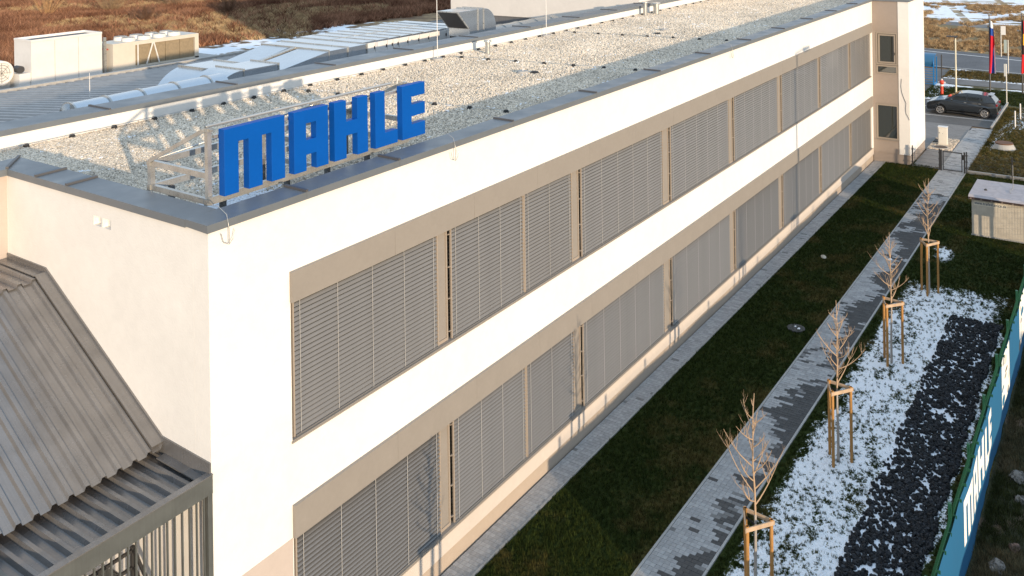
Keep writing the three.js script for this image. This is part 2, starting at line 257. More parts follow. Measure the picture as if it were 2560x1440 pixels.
// concrete pavers: the nearest 300 of each paving one by one, the rest joined
const paverMats = { light: [], mid: [], dark: [] };
for (const k of [0.92, 1.0, 1.09]) { paverMats.light.push(std(0.385 * k, 0.383 * k, 0.38 * k, 0.9, { map: rep(streaks, 2), bumpMap: rep(grain, 4), bumpScale: 0.003 })); paverMats.mid.push(std(0.20 * k, 0.196 * k, 0.19 * k, 0.85, { map: rep(streaks, 2), bumpMap: rep(grain, 4), bumpScale: 0.003 })); paverMats.dark.push(std(0.075 * k, 0.072 * k, 0.07 * k, 0.75, { map: rep(streaks, 2), bumpMap: rep(grain, 4), bumpScale: 0.003 })); }
function pave(parent, X0, X1, Z0, Z1, top, isDark, seed, nearFirst = 6) {
  const r = rngOf(seed), dx = 0.105, dz = 0.21, gap = 0.006, all = [];
  for (let i = 0; X0 + i * dx < X1; i++) {
    const x = X0 + i * dx; let z = Z0 - (i % 2 ? dz / 2 : 0);
    for (; z < Z1 - 0.02; z += dz) { const a = Math.max(z, Z0), b = Math.min(z + dz, Z1); if (b - a < 0.05) continue; all.push([x, a, b, isDark(x + dx / 2, (a + b) / 2, r()), r()]); }
  }
  const near = all.filter(p => p[0] > nearFirst).slice(0, 300), rest = all.filter(p => !near.includes(p));
  const cache = {}, one = (l) => cache[l.toFixed(3)] ??= uvBox(new THREE.BoxGeometry(dx - gap, 0.06, l - gap));
  for (const [x, a, b, d, k] of near) { const m = place('paver', one(b - a), paverMats[['light', 'mid', 'dark'][d]][Math.floor(k * 3)], parent, [x + dx / 2, top - 0.03 + 0.004 * (k - 0.5), (a + b) / 2]); m.rotation.set(0.012 * (k * 7 % 1 - 0.5), 0, 0.03 * (k * 13 % 1 - 0.5)); }
  const gs = rest.map(([x, a, b, d, k]) => { const g = bx(x + gap / 2, x + dx - gap / 2, top - 0.06, top + 0.004 * (k - 0.5), a + gap / 2, b - gap / 2), c = [0.385, 0.20, 0.075][d] * (0.85 + 0.30 * k), col = new Float32Array(g.attributes.position.count * 3).fill(c); g.setAttribute('color', new THREE.BufferAttribute(col, 3)); return g; });
  const m = part('paving', mergeGeometries(gs), new THREE.MeshStandardMaterial({ vertexColors: true, roughness: 0.88, map: rep(streaks, 2), bumpMap: rep(grain, 4), bumpScale: 0.003 }), parent); m.userData.kind = 'stuff';
}
{
  const s = setting('pavement', 'narrow light grey paver strip along the foot of the facade', 'pavement');
  part('bed', bx(-0.4, 39.68, -0.05, -0.008, 0.015, 0.54), M.darkGrey, s);
  pave(s, 0, 39.6, 0.02, 0.49, 0.024, (x, z, k) => k > 0.988 ? 1 : 0, 31, 4.4);
  for (let x = -0.2; x < 39; x += 1) part('edging_stone', bx(x + 0.004, x + 0.996, -0.1, 0.03, 0.497, 0.545), M.concrete, s);
  const p = setting('footpath', 'paved footpath of light and dark blocks beside the young trees', 'footpath');
  part('bed', bx(-6, 50, -0.05, -0.010, 3.0, 4.22), M.darkGrey, p);
  const dark = (x, z, k) => { const n = fbm(x * 0.9, z * 1.3, 3) + 0.46 * (z - 3.62) + 0.42 * (fbm(x * 4.5, z * 3.2, 2) - 0.5); const far = sstep(20, 25, x) * (1 - sstep(33, 35.5, x)); const q = n + 0.10 * far + 0.22 * (k - 0.5) + 0.07 * (hash(Math.round(x * 9.52), 5) - 0.5); return x > 35.5 ? (k > 0.93 ? 1 : 0) : q > 0.555 ? 2 : q > 0.52 ? 1 : 0; };
  pave(p, -5.92, 49.8, 3.085, 4.14, 0.024, dark, 33, 7.2);
  for (let x = -6; x < 49; x += 1) for (const z of [3.03, 4.146]) part('edging_stone', bx(x + 0.004, x + 0.996, -0.1, 0.032, z, z + 0.05), M.concrete, p);
}
// paved yard, pebble patch and parking beyond the tower
const asphaltTex = colorTex(512, 512, (u, v) => { const n = fbm(u * 5, v * 5, 5, 5), f = fbm(u * 90, v * 90, 2, 90), k = 0.125 + 0.07 * (n - 0.5) + 0.05 * (f - 0.5); return [k * 1.0, k * 0.96, k * 0.92]; });
{
  const y = setting('paved_yard', 'paved yard between the tower and the parking bay', 'paving');
  part('slab_bed', sheet([[39.75, 1.8], [50.2, 1.8], [50.2, 3.02], [39.75, 3.02]], 0.012), std(0.27, 0.255, 0.24, 0.9, { map: rep(streaks, 0.6) }), y);
  part('slab_bed', sheet([[43.5, -6], [50.2, -6], [50.2, 1.8], [43.5, 1.8]], 0.010), std(0.25, 0.24, 0.23, 0.9, { map: rep(streaks, 0.4) }), y);
  const r = rngOf(5), joints = []; for (let x = 39.95; x < 50; x += 0.4) joints.push(bx(x, x + 0.008, 0.0125, 0.0145, 1.82, 3.0)); part('joint', merge(joints), M.darkGrey, y).userData.kind = 'stuff';
  const pb = setting('pebble_patch', 'patch of pale pebbles round the white cabinet', 'pebbles');
  part('pebble_bed', sheet([[43.6, 1.78], [46.3, 1.78], [46.3, 2.95], [43.6, 2.95]], 0.018), std(0.55, 0.46, 0.37, 0.95, { map: rep(blotch, 1) }), pb);
  const l = []; for (let i = 0; i < 1500; i++) { const k = 0.6 + 0.7 * r(); l.push({ p: [43.6 + 2.7 * r(), 0.03, 1.78 + 1.17 * r()], s: 0.6 + 0.7 * r(), r: [r() * 6, r() * 6, 0], c: [0.55 * k, 0.46 * k, 0.36 * k] }); }
  scatter('pebbles', new THREE.IcosahedronGeometry(0.032, 0), new THREE.MeshStandardMaterial({ roughness: 0.9, flatShading: true }), l, '', '', pb);
  const lot = setting('parking_lot', 'grey asphalt parking bay with a white line', 'parking lot');
  part('asphalt', sheet([[50.2, -40], [57.4, -40], [57.4, 3.97], [50.2, 3.97]], 0.016), new THREE.MeshStandardMaterial({ map: rep(asphaltTex, 0.25), roughness: 0.9 }), lot);
  part('asphalt', sheet([[57.4, -40], [71, -40], [70.3, -1.0], [63.4, -1.15], [58.6, -1.3], [57.4, -1.6]], 0.014), new THREE.MeshStandardMaterial({ map: rep(asphaltTex, 0.25), roughness: 0.9 }), lot);
  part('line_marking', sheet([[52.30, -2], [52.42, -2], [52.34, 3.95], [52.22, 3.95]], 0.021), std(0.70, 0.68, 0.64, 0.8, { map: rep(streaks, 1) }), lot);
  part('line_marking', sheet([[54.9, -2], [55.02, -2], [54.94, 3.95], [54.82, 3.95]], 0.021), std(0.70, 0.68, 0.64, 0.8, { map: rep(streaks, 1) }), lot);
  for (let x = 50.2; x < 57.3; x += 1) part('kerb_stone', bx(x + 0.005, x + 0.995, -0.1, 0.13, 3.985, 4.08), M.concrete, lot);
}
// verge, road and fields beyond
function snowySheet(name, label, cat, x0, x1, z0, z1, y, w, h, fn) {
  const g = setting(name, label, cat), map = colorTex(w, h, (u, v) => fn(x0 + u * (x1 - x0), z0 + v * (z1 - z0))); map.wrapS = map.wrapT = THREE.ClampToEdgeWrapping;
  part('turf', rect(x0, x1, z0, z1, y), new THREE.MeshStandardMaterial({ map, roughness: 0.95, bumpMap: rep(grain, (x1 - x0) * 0.8, (z1 - z0) * 0.8), bumpScale: 0.04 }), g); return g;
}
const dryGrass = (x, z) => { const n = fbm(x * 0.35, z * 0.5, 4), f = fbm(x * 3.1, z * 3.1, 4); return mix3(mix3([0.22, 0.14, 0.075], [0.52, 0.38, 0.22], sstep(0.3, 0.7, f)), [0.20, 0.15, 0.07], sstep(0.52, 0.68, n)); };
snowySheet('grass_bank', 'green grass bank with melting snow beside the gate', 'grass', 39.7, 58, 4.1, 30, 0.004, 1024, 1024, (x, z) => {
  const n = fbm(x * 0.5, z * 0.9, 4), f = fbm(x * 5, z * 5, 3), band = Math.exp(-Math.pow((z - 4.6 - 1.3 * (x > 49 ? sstep(49, 55, x) : 0)) / (0.45 + 0.9 * sstep(48, 56, x)), 2)) * sstep(43.5, 46, x);
  return mix3(mix3([0.032, 0.038, 0.010], [0.14, 0.105, 0.042], sstep(0.3, 0.7, 0.5 * n + 0.5 * f)), [0.84, 0.86, 0.88], sstep(0.52, 0.62, 0.55 * band + 0.45 * n + 0.35 * (f - 0.5)));
});
snowySheet('roadside_verge', 'grass verge with snow patches between the car park and the road', 'grass verge', 57.4, 71.2, -1.4, 40, 0.006, 1024, 2048, (x, z) => {
  const n = fbm(x * 0.7, z * 0.45, 4), f = fbm(x * 4, z * 4, 3), edge = Math.exp(-Math.pow((x - 66.5) / 0.5, 2)) + Math.exp(-Math.pow((x - 63.2) / 0.45, 2)) + 0.9 * Math.exp(-Math.pow((z + 0.6) / 0.6, 2)) * (x < 63 ? 1 : 0.7) + 0.5 * Math.exp(-Math.pow((x - 70.5) / 0.4, 2));
  const g = x < 63 ? mix3([0.020, 0.036, 0.010], [0.05, 0.06, 0.02], f) : mix3([0.06, 0.055, 0.022], [0.13, 0.105, 0.045], f);
  return mix3(g, [0.84, 0.86, 0.88], sstep(0.56, 0.66, 0.42 * edge + 0.62 * n + 0.3 * (f - 0.5)));
});
{
  const road = setting('road', 'grey asphalt road beyond the car park with white edge line', 'road'), am = new THREE.MeshStandardMaterial({ map: rep(asphaltTex, 0.12), roughness: 0.85, color: lin(0.9, 0.95, 1.05) });
  const nx = z => 70.9 - 0.10 * z, fx = z => 79.0 - 0.28 * z;
  part('asphalt', sheet([[nx(-60), -60], [fx(-60), -60], [fx(60), 60], [nx(60), 60]], 0.020), am, road);
  part('line_marking', sheet([[fx(-60) - 0.5, -60], [fx(-60) - 0.3, -60], [fx(60) - 0.3, 60], [fx(60) - 0.5, 60]], 0.025), std(0.75, 0.73, 0.70, 0.8), road);
  part('line_marking', sheet([[nx(-60) + 0.35, -60], [nx(-60) + 0.5, -60], [nx(60) + 0.5, 60], [nx(60) + 0.35, 60]], 0.025), std(0.55, 0.53, 0.5, 0.8), road);
  const fp = setting('tarmac_path', 'narrow tarmac path crossing the snowy verge', 'path');
  part('asphalt', sheet([[63.9, -1.1], [66.2, -1.1], [65.0, 40], [62.7, 40]], 0.024), new THREE.MeshStandardMaterial({ map: rep(asphaltTex, 0.3), roughness: 0.9, color: lin(1.25, 1.25, 1.25) }), fp);
  const lane = setting('field_lane', 'grey lane crossing the snowy field', 'lane');
  part('asphalt', sheet([[103, -12], [107, -12], [99.2, 6.5], [97.0, 6.0]], 0.030), new THREE.MeshStandardMaterial({ map: rep(asphaltTex, 0.2), roughness: 0.9, color: lin(1.6, 1.55, 1.5) }), lane);
}
snowySheet('far_field', 'dry brown field with long strips of snow behind the road', 'field', 77, 190, -45, 60, 0.010, 2048, 1024, (x, z) => {
  const n = fbm(x * 0.18, z * 0.35, 4), f = fbm(x * 1.3, z * 0.9, 3), rows = fbm(x * 1.1, z * 0.16, 2);
  const zone = sstep(100, 108, x - 0.3 * z) * (1 - sstep(138, 150, x)) + 0.35 * sstep(84, 88, x) * (1 - sstep(100, 104, x));
  return mix3(dryGrass(x, z), [0.84, 0.86, 0.88], sstep(0.54, 0.60, 0.16 * zone + 0.30 * n + 0.55 * rows * sstep(0.1, 0.9, zone) + 0.45 * f - 0.14 - (Math.abs((z + 0.25 * x) % 7) < 0.9 ? 0.2 : 0)));
});
snowySheet('yard_field', 'scrub field with a snowy strip behind the hall', 'field', 0, 130, -140, -30, 0.002, 1024, 1024, (x, z) => {
  const n = fbm(x * 0.12, z * 0.16, 4), f = fbm(x * 0.9, z * 0.9, 3), strip = Math.exp(-Math.pow((z + 61 + 0.05 * x) / 8, 2)) * sstep(30, 40, x) * (1 - sstep(66, 78, x));
  return mix3(mix3([0.12, 0.066, 0.035], [0.34, 0.23, 0.115], sstep(0.3, 0.7, 0.6 * f + 0.4 * n)), [0.84, 0.86, 0.88], sstep(0.48, 0.58, 0.50 * strip + 0.25 * n + 0.95 * (f - 0.5) + 0.5 * (fbm(x * 2.3, z * 1.1, 3) - 0.5)));
});

// ---------------------------------------------------------------- the office building
const YG = 7.70;   // top of the roof gravel
const BAY0 = [1.60, 5.62, 10.66, 15.74, 20.71, 25.63, 30.67, 35.55], BAY1 = [5.20, 10.21, 15.21, 20.25, 25.16, 30.32, 35.19, 39.25];
const FLOORS = [{ sill: 4.30, head: 6.95, box: 6.49 }, { sill: 0.71, head: 3.28, box: 2.79 }];
const office = thing('office_building', 'long white two-storey office building with taupe window bands and gravel roof', 'building');
{
  const o = office;
  part('wall', extrudeXY([[0, 0.68], [1.52, 0.68], [1.52, 3.28], [39.32, 3.28], [39.32, 0.68], [39.68, 0.68], [39.68, 8.06], [0, 8.06]], -0.35, 0, [ring4(1.52, 39.32, 4.30, 6.95)]), M.white, o, 'sunlit white long facade');
  part('wall', bx(0, 39.68, 0.335, 0.678, -0.35, 0), M.creamPlaster, o, 'cream strip under the lower windows');
  part('wall', extrudeZY(R4(-5.67, -0.352, 0, 8.06), 0, 0.35, [ring4(-2.92, -2.70, 7.62, 7.77), ring4(-2.66, -2.44, 7.62, 7.77)]), M.endwhite, o, 'white end wall with a small double vent');
  part('vent_niche', bx(0.09, 0.16, 7.625, 7.765, -2.915, -2.705), M.whitePaint, o); part('vent_niche', bx(0.09, 0.16, 7.625, 7.765, -2.655, -2.445), M.whitePaint, o);
  part('wall', bx(-7, 0.0, 0, 8.06, -6.02, -5.672), M.palePlaster, o, 'beige return wall at the inner corner');
  part('wall', bx(0.0, 0.35, 0.0, 8.06, -6.02, -5.672), M.endwhite, o);
  part('wall', extrudeXY(R4(-7, 43.5, 0, 8.02), -9.62, -8.87, []), M.white, o, 'white rear parapet');
  part('wall', bx(43.2, 43.5, 0, 8.06, -8.868, -0.3), M.white, o);
  part('wall_base', bx(0.02, 39.68, -0.3, 0.332, -0.33, -0.025), M.plinth, o, 'beige plinth under the lower windows');
  part('wall_panel', bx(0.0, 1.50, 0.34, 2.79, 0.0, 0.006), M.palePlaster, o, 'beige rendered panel beside the lowest blind');
  part('roof_slab', bx(0.352, 43.19, 7.3, YG - 0.03, -8.868, -0.352), M.concrete, o);
  part('roof_slab', bx(-7, 0.351, 7.3, YG - 0.03, -8.868, -6.022), M.concrete, o);
  part('floor_slab', bx(0.36, 43.1, 3.6, 3.9, -8.8, -0.36), M.concrete, o);
  // coping panels with raised seams
  const cop = (pts, x0, x1) => extrudeZY(pts, x0 + 0.002, x1 - 0.002), seams = [-0.05, 1.85, 4.07, 7.70, 11.33, 14.96, 18.58, 22.20, 25.83, 29.45, 33.02, 36.67, 39.66];
  const frontP = [[0.05, 8.03], [0.05, 8.148], [-0.46, 8.155], [-0.46, 8.05]], backP = [[-8.85, 8.0], [-8.85, 8.125], [-9.72, 8.12], [-9.72, 8.02]];
  seams.forEach((x, i) => { if (i) part('coping_panel', cop(frontP, seams[i - 1], x), M.coping, o); if (i && i < 12) part('coping_seam', beam([x, 8.168, 0.052], [x - 0.0, 8.174, -0.462], 0.05, 0.035), M.copingSeam, o); });
  const bs = [-7, 0.3, 3.95, 7.6, 11.23, 14.8, 18.4, 21.9, 25.75, 29.2, 32.6, 36.2, 39.8, 43.55];
  bs.forEach((x, i) => { if (i) part('coping_panel', cop(backP, bs[i - 1], x), M.coping, o); if (i && i < 13) part('coping_seam', beam([x, 8.14, -8.848], [x, 8.138, -9.722], 0.05, 0.035), M.copingSeam, o); });
  const es = [-0.464, -3.64, -4.61, -5.56];
  es.forEach((z, i) => { if (i) part('coping_panel', extrudeXY([[-0.05, 8.03], [0.50, 8.05], [0.50, 8.157], [-0.05, 8.148]], z + 0.002, es[i - 1] - 0.002), M.coping, o); if (i && i < 3) part('coping_seam', beam([-0.052, 8.17, z], [0.502, 8.176, z], 0.05, 0.035), M.copingSeam, o); });
  part('coping_panel', cop([[-5.562, 8.03], [-5.562, 8.15], [-6.2, 8.155], [-6.2, 8.05]], -7, 0.50), M.coping, o);
  part('coping_seam', beam([-0.05, 8.172, -5.56], [0.49, 8.176, -6.2], 0.05, 0.035), M.copingSeam, o);
  // window bands
  const boxSeams = [1.50, 3.91, 6.27, 8.60, 10.93, 13.38, 15.75, 18.25, 20.77, 23.12, 25.47, 27.81, 30.15, 32.5, 34.8, 37.1, 39.40];
  for (const f of FLOORS) {
    for (let i = 1; i < boxSeams.length; i++) part('blind_box', bx(boxSeams[i - 1] + 0.002, boxSeams[i] - 0.002, f.box, f.head + 0.022, 0.004, 0.062), M.taupe, o);
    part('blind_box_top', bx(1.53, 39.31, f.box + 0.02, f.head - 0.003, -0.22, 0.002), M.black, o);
    part('window_sill', bx(1.50, 39.34, f.sill - 0.028, f.sill - 0.002, -0.0, 0.028), M.taupe, o);
    part('window_sill', bx(1.524, 39.316, f.sill + 0.001, f.sill + 0.02, -0.30, 0.026), M.taupe, o);
    part('window_backing', bx(1.53, 39.31, f.sill + 0.02, f.box, -0.345, -0.315), M.black, o);
    for (let k = 0; k < 8; k++) {
      const a = BAY0[k], b = BAY1[k], y0 = f.sill + 0.022, y1 = f.box + 0.015;
      part('window_pane', bx(a, b, y0, y1, -0.262, -0.25), M.glass, o);
      if (k < 7) {   // taupe jamb panel with its frame, then the dark slot
        const c = BAY0[k + 1] - 0.095;
        part('jamb_panel', bx(b - 0.08, c - 0.04, y0 + 0.06, y1, -0.12, -0.075), M.taupe, o);
        part('jamb_frame', merge([bx(c - 0.038, c, y0, y1, -0.2, -0.055), bx(b - 0.08, c - 0.04, y0, y0 + 0.058, -0.2, -0.055)]), M.taupeFrame, o);
        part('jamb_slot', bx(c + 0.002, BAY0[k + 1] - 0.02, y0, y1, -0.24, -0.2), M.black, o);
        for (const t of [0.07, 0.36, 0.64, 0.93]) part('rail_bracket', bx(c + 0.001, BAY0[k + 1] - 0.018, y0 + t * (y1 - y0), y0 + t * (y1 - y0) + 0.014, -0.06, -0.03), M.taupeFrame, o);
      }
    }
  }
}
// roof gravel
{
  const snowAt = (x, z) => { const n = fbm(x * 2.5, z * 2.5, 3), e = Math.exp(-Math.pow((x - 1.6) / 1.3, 2) - Math.pow((z + 1.25) / 0.75, 2)) + 0.75 * Math.exp(-Math.pow((z + 0.6) / 0.12, 2)) * sstep(0.45, 0.65, fbm(x * 0.9, 3.3, 2)); return e * 0.75 + 0.5 * (n - 0.5) + 0.5 * (fbm(x * 15, z * 15, 2) - 0.5); };
  const gt = colorTex(512, 512, (u, v) => { const n = fbm(u * 80, v * 80, 2, 80), b = fbm(u * 5, v * 5, 3, 5), k = 0.26 + 0.36 * sstep(0.25, 0.75, n) + 0.08 * (b - 0.5); return [k, k * 0.90, k * 0.78]; });
  const gm = new THREE.MeshStandardMaterial({ map: rep(gt, 0.4), roughness: 0.95, bumpMap: rep(grain, 0.9), bumpScale: 0.03 });
  part('gravel_bed', sheet([[0.36, -8.865], [43.18, -8.865], [43.18, -0.36], [0.36, -0.36]], YG - 0.02, 1), gm, office);
  part('gravel_bed', sheet([[-7, -8.865], [0.359, -8.865], [0.359, -6.03], [-7, -6.03]], YG - 0.02, 1), gm, office);
  const r = rngOf(77), list = [];
  for (let i = 0; i < 230000; i++) {
    const x = 0.4 + 42.7 * Math.pow(r(), 1.75), z = -0.5 - 8.35 * r(); if (z > -0.55 && r() < 0.5) continue;
    const k = 0.55 + 0.7 * r() + 0.35 * (fbm(x * 0.7, z * 0.7, 3) - 0.5), w = r(), sn = snowAt(x, z) > 0.24, big = 1 + 0.5 * sstep(8, 30, x);
    list.push({ p: [x, YG - 0.012 + 0.012 * r(), z], s: [(0.6 + 0.8 * r()) * big, (0.5 + 0.5 * r()) * big, (0.6 + 0.8 * r()) * big], r: [r() * 0.7, r() * 6.28, r() * 0.7], c: sn ? [0.82, 0.84, 0.87] : [0.67 * k, (0.59 - 0.02 * w) * k, (0.49 - 0.05 * w) * k] });
  }
  for (let i = 0; i < 5000; i++) { const k = 0.45 + 0.85 * r(); list.push({ p: [-2 + 2.3 * r(), YG - 0.01, -6.2 - 2.6 * r()], s: 0.8 + 0.6 * r(), r: [r(), r() * 6, r()], c: [0.46 * k, 0.42 * k, 0.37 * k] }); }
  scatter('roof_gravel', new THREE.IcosahedronGeometry(0.0215, 0), new THREE.MeshStandardMaterial({ roughness: 0.9, flatShading: true }), list, '', '', office);
}
// stair tower at the far end
{
  const T = thing('stair_tower', 'white and taupe stair tower projecting at the far end of the facade', 'tower', [41.6, 0, 0.7]);
  const X = 39.685;
  part('wall', extrudeZY(R4(0.003, 1.218, 0.492, 8.06), X, X + 0.3, [ring4(0.16, 1.20, 4.42, 6.50), ring4(0.14, 1.20, 1.16, 2.92)]), M.taupePlaster, T, 'taupe wall strip with two windows');
  part('wall', bx(X - 0.02, 43.5, 0.492, 8.06, 1.22, 1.72), M.white, T, 'white outer wall');
  part('wall_base', bx(X + 0.02, 43.48, -0.3, 0.49, 0.0, 1.70), M.taupePlaster, T, 'taupe plinth');
  part('wall', bx(43.2, 43.5, 0.492, 8.06, -0.298, 1.218), M.white, T);
  part('coping_panel', extrudeXY([[X - 0.07, 8.062], [43.57, 8.062], [43.57, 8.16], [X - 0.07, 8.16]], -0.46, 1.78), M.coping, T);
  const frame = (y0, y1, z0, z1) => merge([bx(X - 0.01, X + 0.09, y0, y0 + 0.07, z0, z1), bx(X - 0.01, X + 0.09, y1 - 0.07, y1, z0, z1), bx(X - 0.01, X + 0.09, y0 + 0.072, y1 - 0.072, z0, z0 + 0.07), bx(X - 0.01, X + 0.09, y0 + 0.072, y1 - 0.072, z1 - 0.07, z1)]);
  const win = (y0, y1, z0, z1) => { const w = part('window', frame(y0, y1, z0, z1), M.taupeFrame, T); part('pane', bx(X + 0.05, X + 0.062, y0 + 0.06, y1 - 0.06, z0 + 0.06, z1 - 0.06), M.mirrorGlass, w); return w; };
  M.mirrorGlass = new THREE.MeshPhysicalMaterial({ color: lin(0.02, 0.026, 0.024), roughness: 0.03, clearcoat: 1, clearcoatRoughness: 0.02, specularIntensity: 1, ior: 1.9 });
  const w1 = win(4.88, 6.495, 0.17, 1.19); part('sash', frame(4.97, 6.40, 0.27, 1.09).translate(0.0, 0, 0), M.taupeFrame, w1); part('handle', bx(X - 0.035, X - 0.012, 5.40, 5.52, 1.05, 1.07), M.black, w1);
  win(4.43, 4.86, 0.17, 1.19); win(1.17, 2.91, 0.15, 1.19);
  part('window_sill', bx(X - 0.05, X - 0.012, 1.13, 1.158, 0.12, 1.22), M.taupe, T);
  const c = thing('wall_cable', 'thin loose cable hanging down the tower corner', 'cable', [39.65, 3.2, 1.5]);
  part('strand', tube([[4.25, 1.36], [3.9, 1.33], [3.6, 1.36], [3.3, 1.46], [3.05, 1.56], [2.8, 1.53], [2.55, 1.55], [2.35, 1.66], [2.25, 1.70]].map(([y, z]) => V(39.65, y, z)), 0.008, 5), M.darkGrey, c);
}
// external venetian blinds
{
  const ord = ['first', 'second', 'third', 'fourth', 'fifth', 'sixth', 'seventh', 'eighth', 'ninth'];
  const spans = []; BAY0.forEach((a, k) => k === 1 ? spans.push([a, 8.15], [8.20, BAY1[1]]) : spans.push([a, BAY1[k]]));
  const tilt = [[63, 62, 68, 64, 63, 60, 56, 62, 66], [29, 45, 41, 44, 43, 32, 34, 42, 40]];
  const slatGeo = (len, th) => {
    const n = 5, top = [], bot = [], w = 0.0295, c = Math.cos(th), s = Math.sin(th);
    for (let i = 0; i < n; i++) { const t = -w + 2 * w * i / (n - 1), q = 0.0042 * (1 - (t / w) ** 2); for (const [l, e] of [[top, q], [bot, q - 0.0018]]) l.push([c * t + s * e, -s * t + c * e]); }
    return extrudeZY([...top, ...bot.reverse()], -len / 2, len / 2);
  };
  FLOORS.forEach((f, r) => spans.forEach(([a, b], i) => {
    const row = r ? 'lower' : 'upper', th = tilt[r][i] * Math.PI / 180, cx = (a + b) / 2;
    const B = thing('venetian_blind', `${tilt[r][i] < 36 ? 'half open' : 'closed'} grey outdoor blind, ${ord[i]} from the sign corner in the ${row} row`, 'blind', [cx, f.sill + 0.02, -0.05], 'outdoor blinds along the facade');
    const pitch = 0.0775, y0 = f.sill + 0.075, n = Math.floor((f.box + 0.02 - y0) / pitch), g = slatGeo(b - a - 0.035, th), q = rngOf(100 + i + 20 * r);
    for (let k = 0; k <= n; k++) { const m = place('slat', g, M.slat, B, [cx, y0 + k * pitch, -0.045]); m.rotation.x = 0.05 * (q() - 0.5); }
    part('bottom_rail', bx(a + 0.02, b - 0.02, f.sill + 0.024, f.sill + 0.046, -0.085, -0.01), M.slat, B);
    for (const x of [a, b]) { if (r >= 0) part('guide_rail', bx(x - 0.016, x + 0.014, f.sill + 0.022, f.box - 0.001, -0.062, -0.030), M.taupeFrame, B); }
    const nc = Math.max(3, Math.round((b - a) / 0.86) + 1);
    for (let k = 0; k < nc; k++) { const x = a + 0.13 + (b - a - 0.26) * k / (nc - 1); part('ladder_cord', bx(x - 0.0045, x + 0.0045, f.sill + 0.03, f.box - 0.001, -0.038 + 0.0295 * Math.cos(th), -0.0355 + 0.0295 * Math.cos(th)), M.tape, B); }
  }));
}

// ---------------------------------------------------------------- roof sign
{
  const S = thing('roof_sign', 'big blue letters on a galvanised steel frame at the roof corner', 'sign', [3, YG, -1.4]);
  const b = 8.25, t = 9.28, sg = [];
  const L = {
    M: [[[0.77, b], [1.04, b], [1.04, 9.05], [1.24, 9.05], [1.24, b], [1.51, b], [1.51, 9.05], [1.70, 9.05], [1.70, b], [1.98, b], [1.98, t], [0.77, t]]],
    A: [[[2.18, b], [2.45, b], [2.45, 8.52], [2.68, 8.52], [2.68, b], [2.96, b], [2.96, t], [2.18, t]], [[2.45, 8.77], [2.45, 9.05], [2.68, 9.05], [2.68, 8.77]]],
    H: [[[3.11, b], [3.40, b], [3.40, 8.65], [3.68, 8.65], [3.68, b], [3.95, b], [3.95, t], [3.68, t], [3.68, 8.90], [3.40, 8.90], [3.40, t], [3.11, t]]],
    L: [[[4.15, b], [4.76, b], [4.76, 8.50], [4.41, 8.50], [4.41, t], [4.15, t]]],
    E: [[[4.90, b], [5.57, b], [5.57, 8.51], [5.17, 8.51], [5.17, 8.66], [5.57, 8.66], [5.57, 8.89], [5.17, 8.89], [5.17, 9.04], [5.57, 9.04], [5.57, t], [4.90, t]]],
  };
  for (const k of Object.keys(L)) part('letter', extrudeXY(L[k][0], -0.74, -0.6, L[k].slice(1), 0.006), M.letterBlue, S, `blue block letter ${k}`);
  const Zf = -0.85, Zb = -2.33, xs = [0.66, 2.95, 5.25];
  for (const y of [8.16, 8.56]) for (const z of [Zf, Zb]) { if (y > 8.3 && z === Zf) continue; part('long_beam', beam([0.60, y, z], [5.32, y, z], 0.08, 0.10), M.galv, S); }
  part('letter_rail', beam([0.60, 8.20, -0.78], [5.45, 8.20, -0.78], 0.05, 0.09), M.galv, S);
  part('letter_rail', beam([0.72, 9.16, -0.80], [5.45, 9.16, -0.80], 0.04, 0.05), M.galv, S);
  for (const x of xs) {
    for (const y of [8.16, 8.56]) part('cross_beam', beam([x, y, Zf - 0.042], [x, y, Zb + 0.042], 0.07, 0.09), M.galv, S);
    part('post', beam([x, 8.212, Zf], [x, 9.30, Zf], 0.075), M.galv, S);
    part('post', beam([x, 8.212, Zb], [x, 8.508, Zb], 0.085), M.galv, S);
    part('brace', beam([x - 0.055, 8.60, Zb + 0.03], [x - 0.055, 9.27, Zf - 0.03], 0.03, 0.06), M.galv, S);
    part('stub', beam([x, 9.27, Zf + 0.04], [x, 9.27, -0.745], 0.04), M.galv, S);
  }
  part('top_tube', rod([0.66, 9.315, -0.90], [4.90, 9.315, -0.90], 0.024), M.galv, S);
  part('brace', rod([0.75, 8.60, Zb], [2.90, 9.26, Zf - 0.05], 0.016), M.galv, S);
  part('brace', rod([5.2, 8.60, Zb], [3.0, 9.26, Zf - 0.05], 0.016), M.galv, S);
  for (const [x, z] of [[1.0, Zf - 0.1], [1.0, Zb + 0.05], [2.32, Zf - 0.1], [2.95, Zb], [3.26, Zf - 0.1], [4.28, Zf - 0.1], [5.1, Zb]]) part('foot', merge([bx(x - 0.04, x + 0.04, YG + 0.02, 8.108, z - 0.04, z + 0.04), bx(x - 0.13, x + 0.13, YG - 0.015, YG + 0.02, z - 0.12, z + 0.12)]), M.greyPaint, S);
}
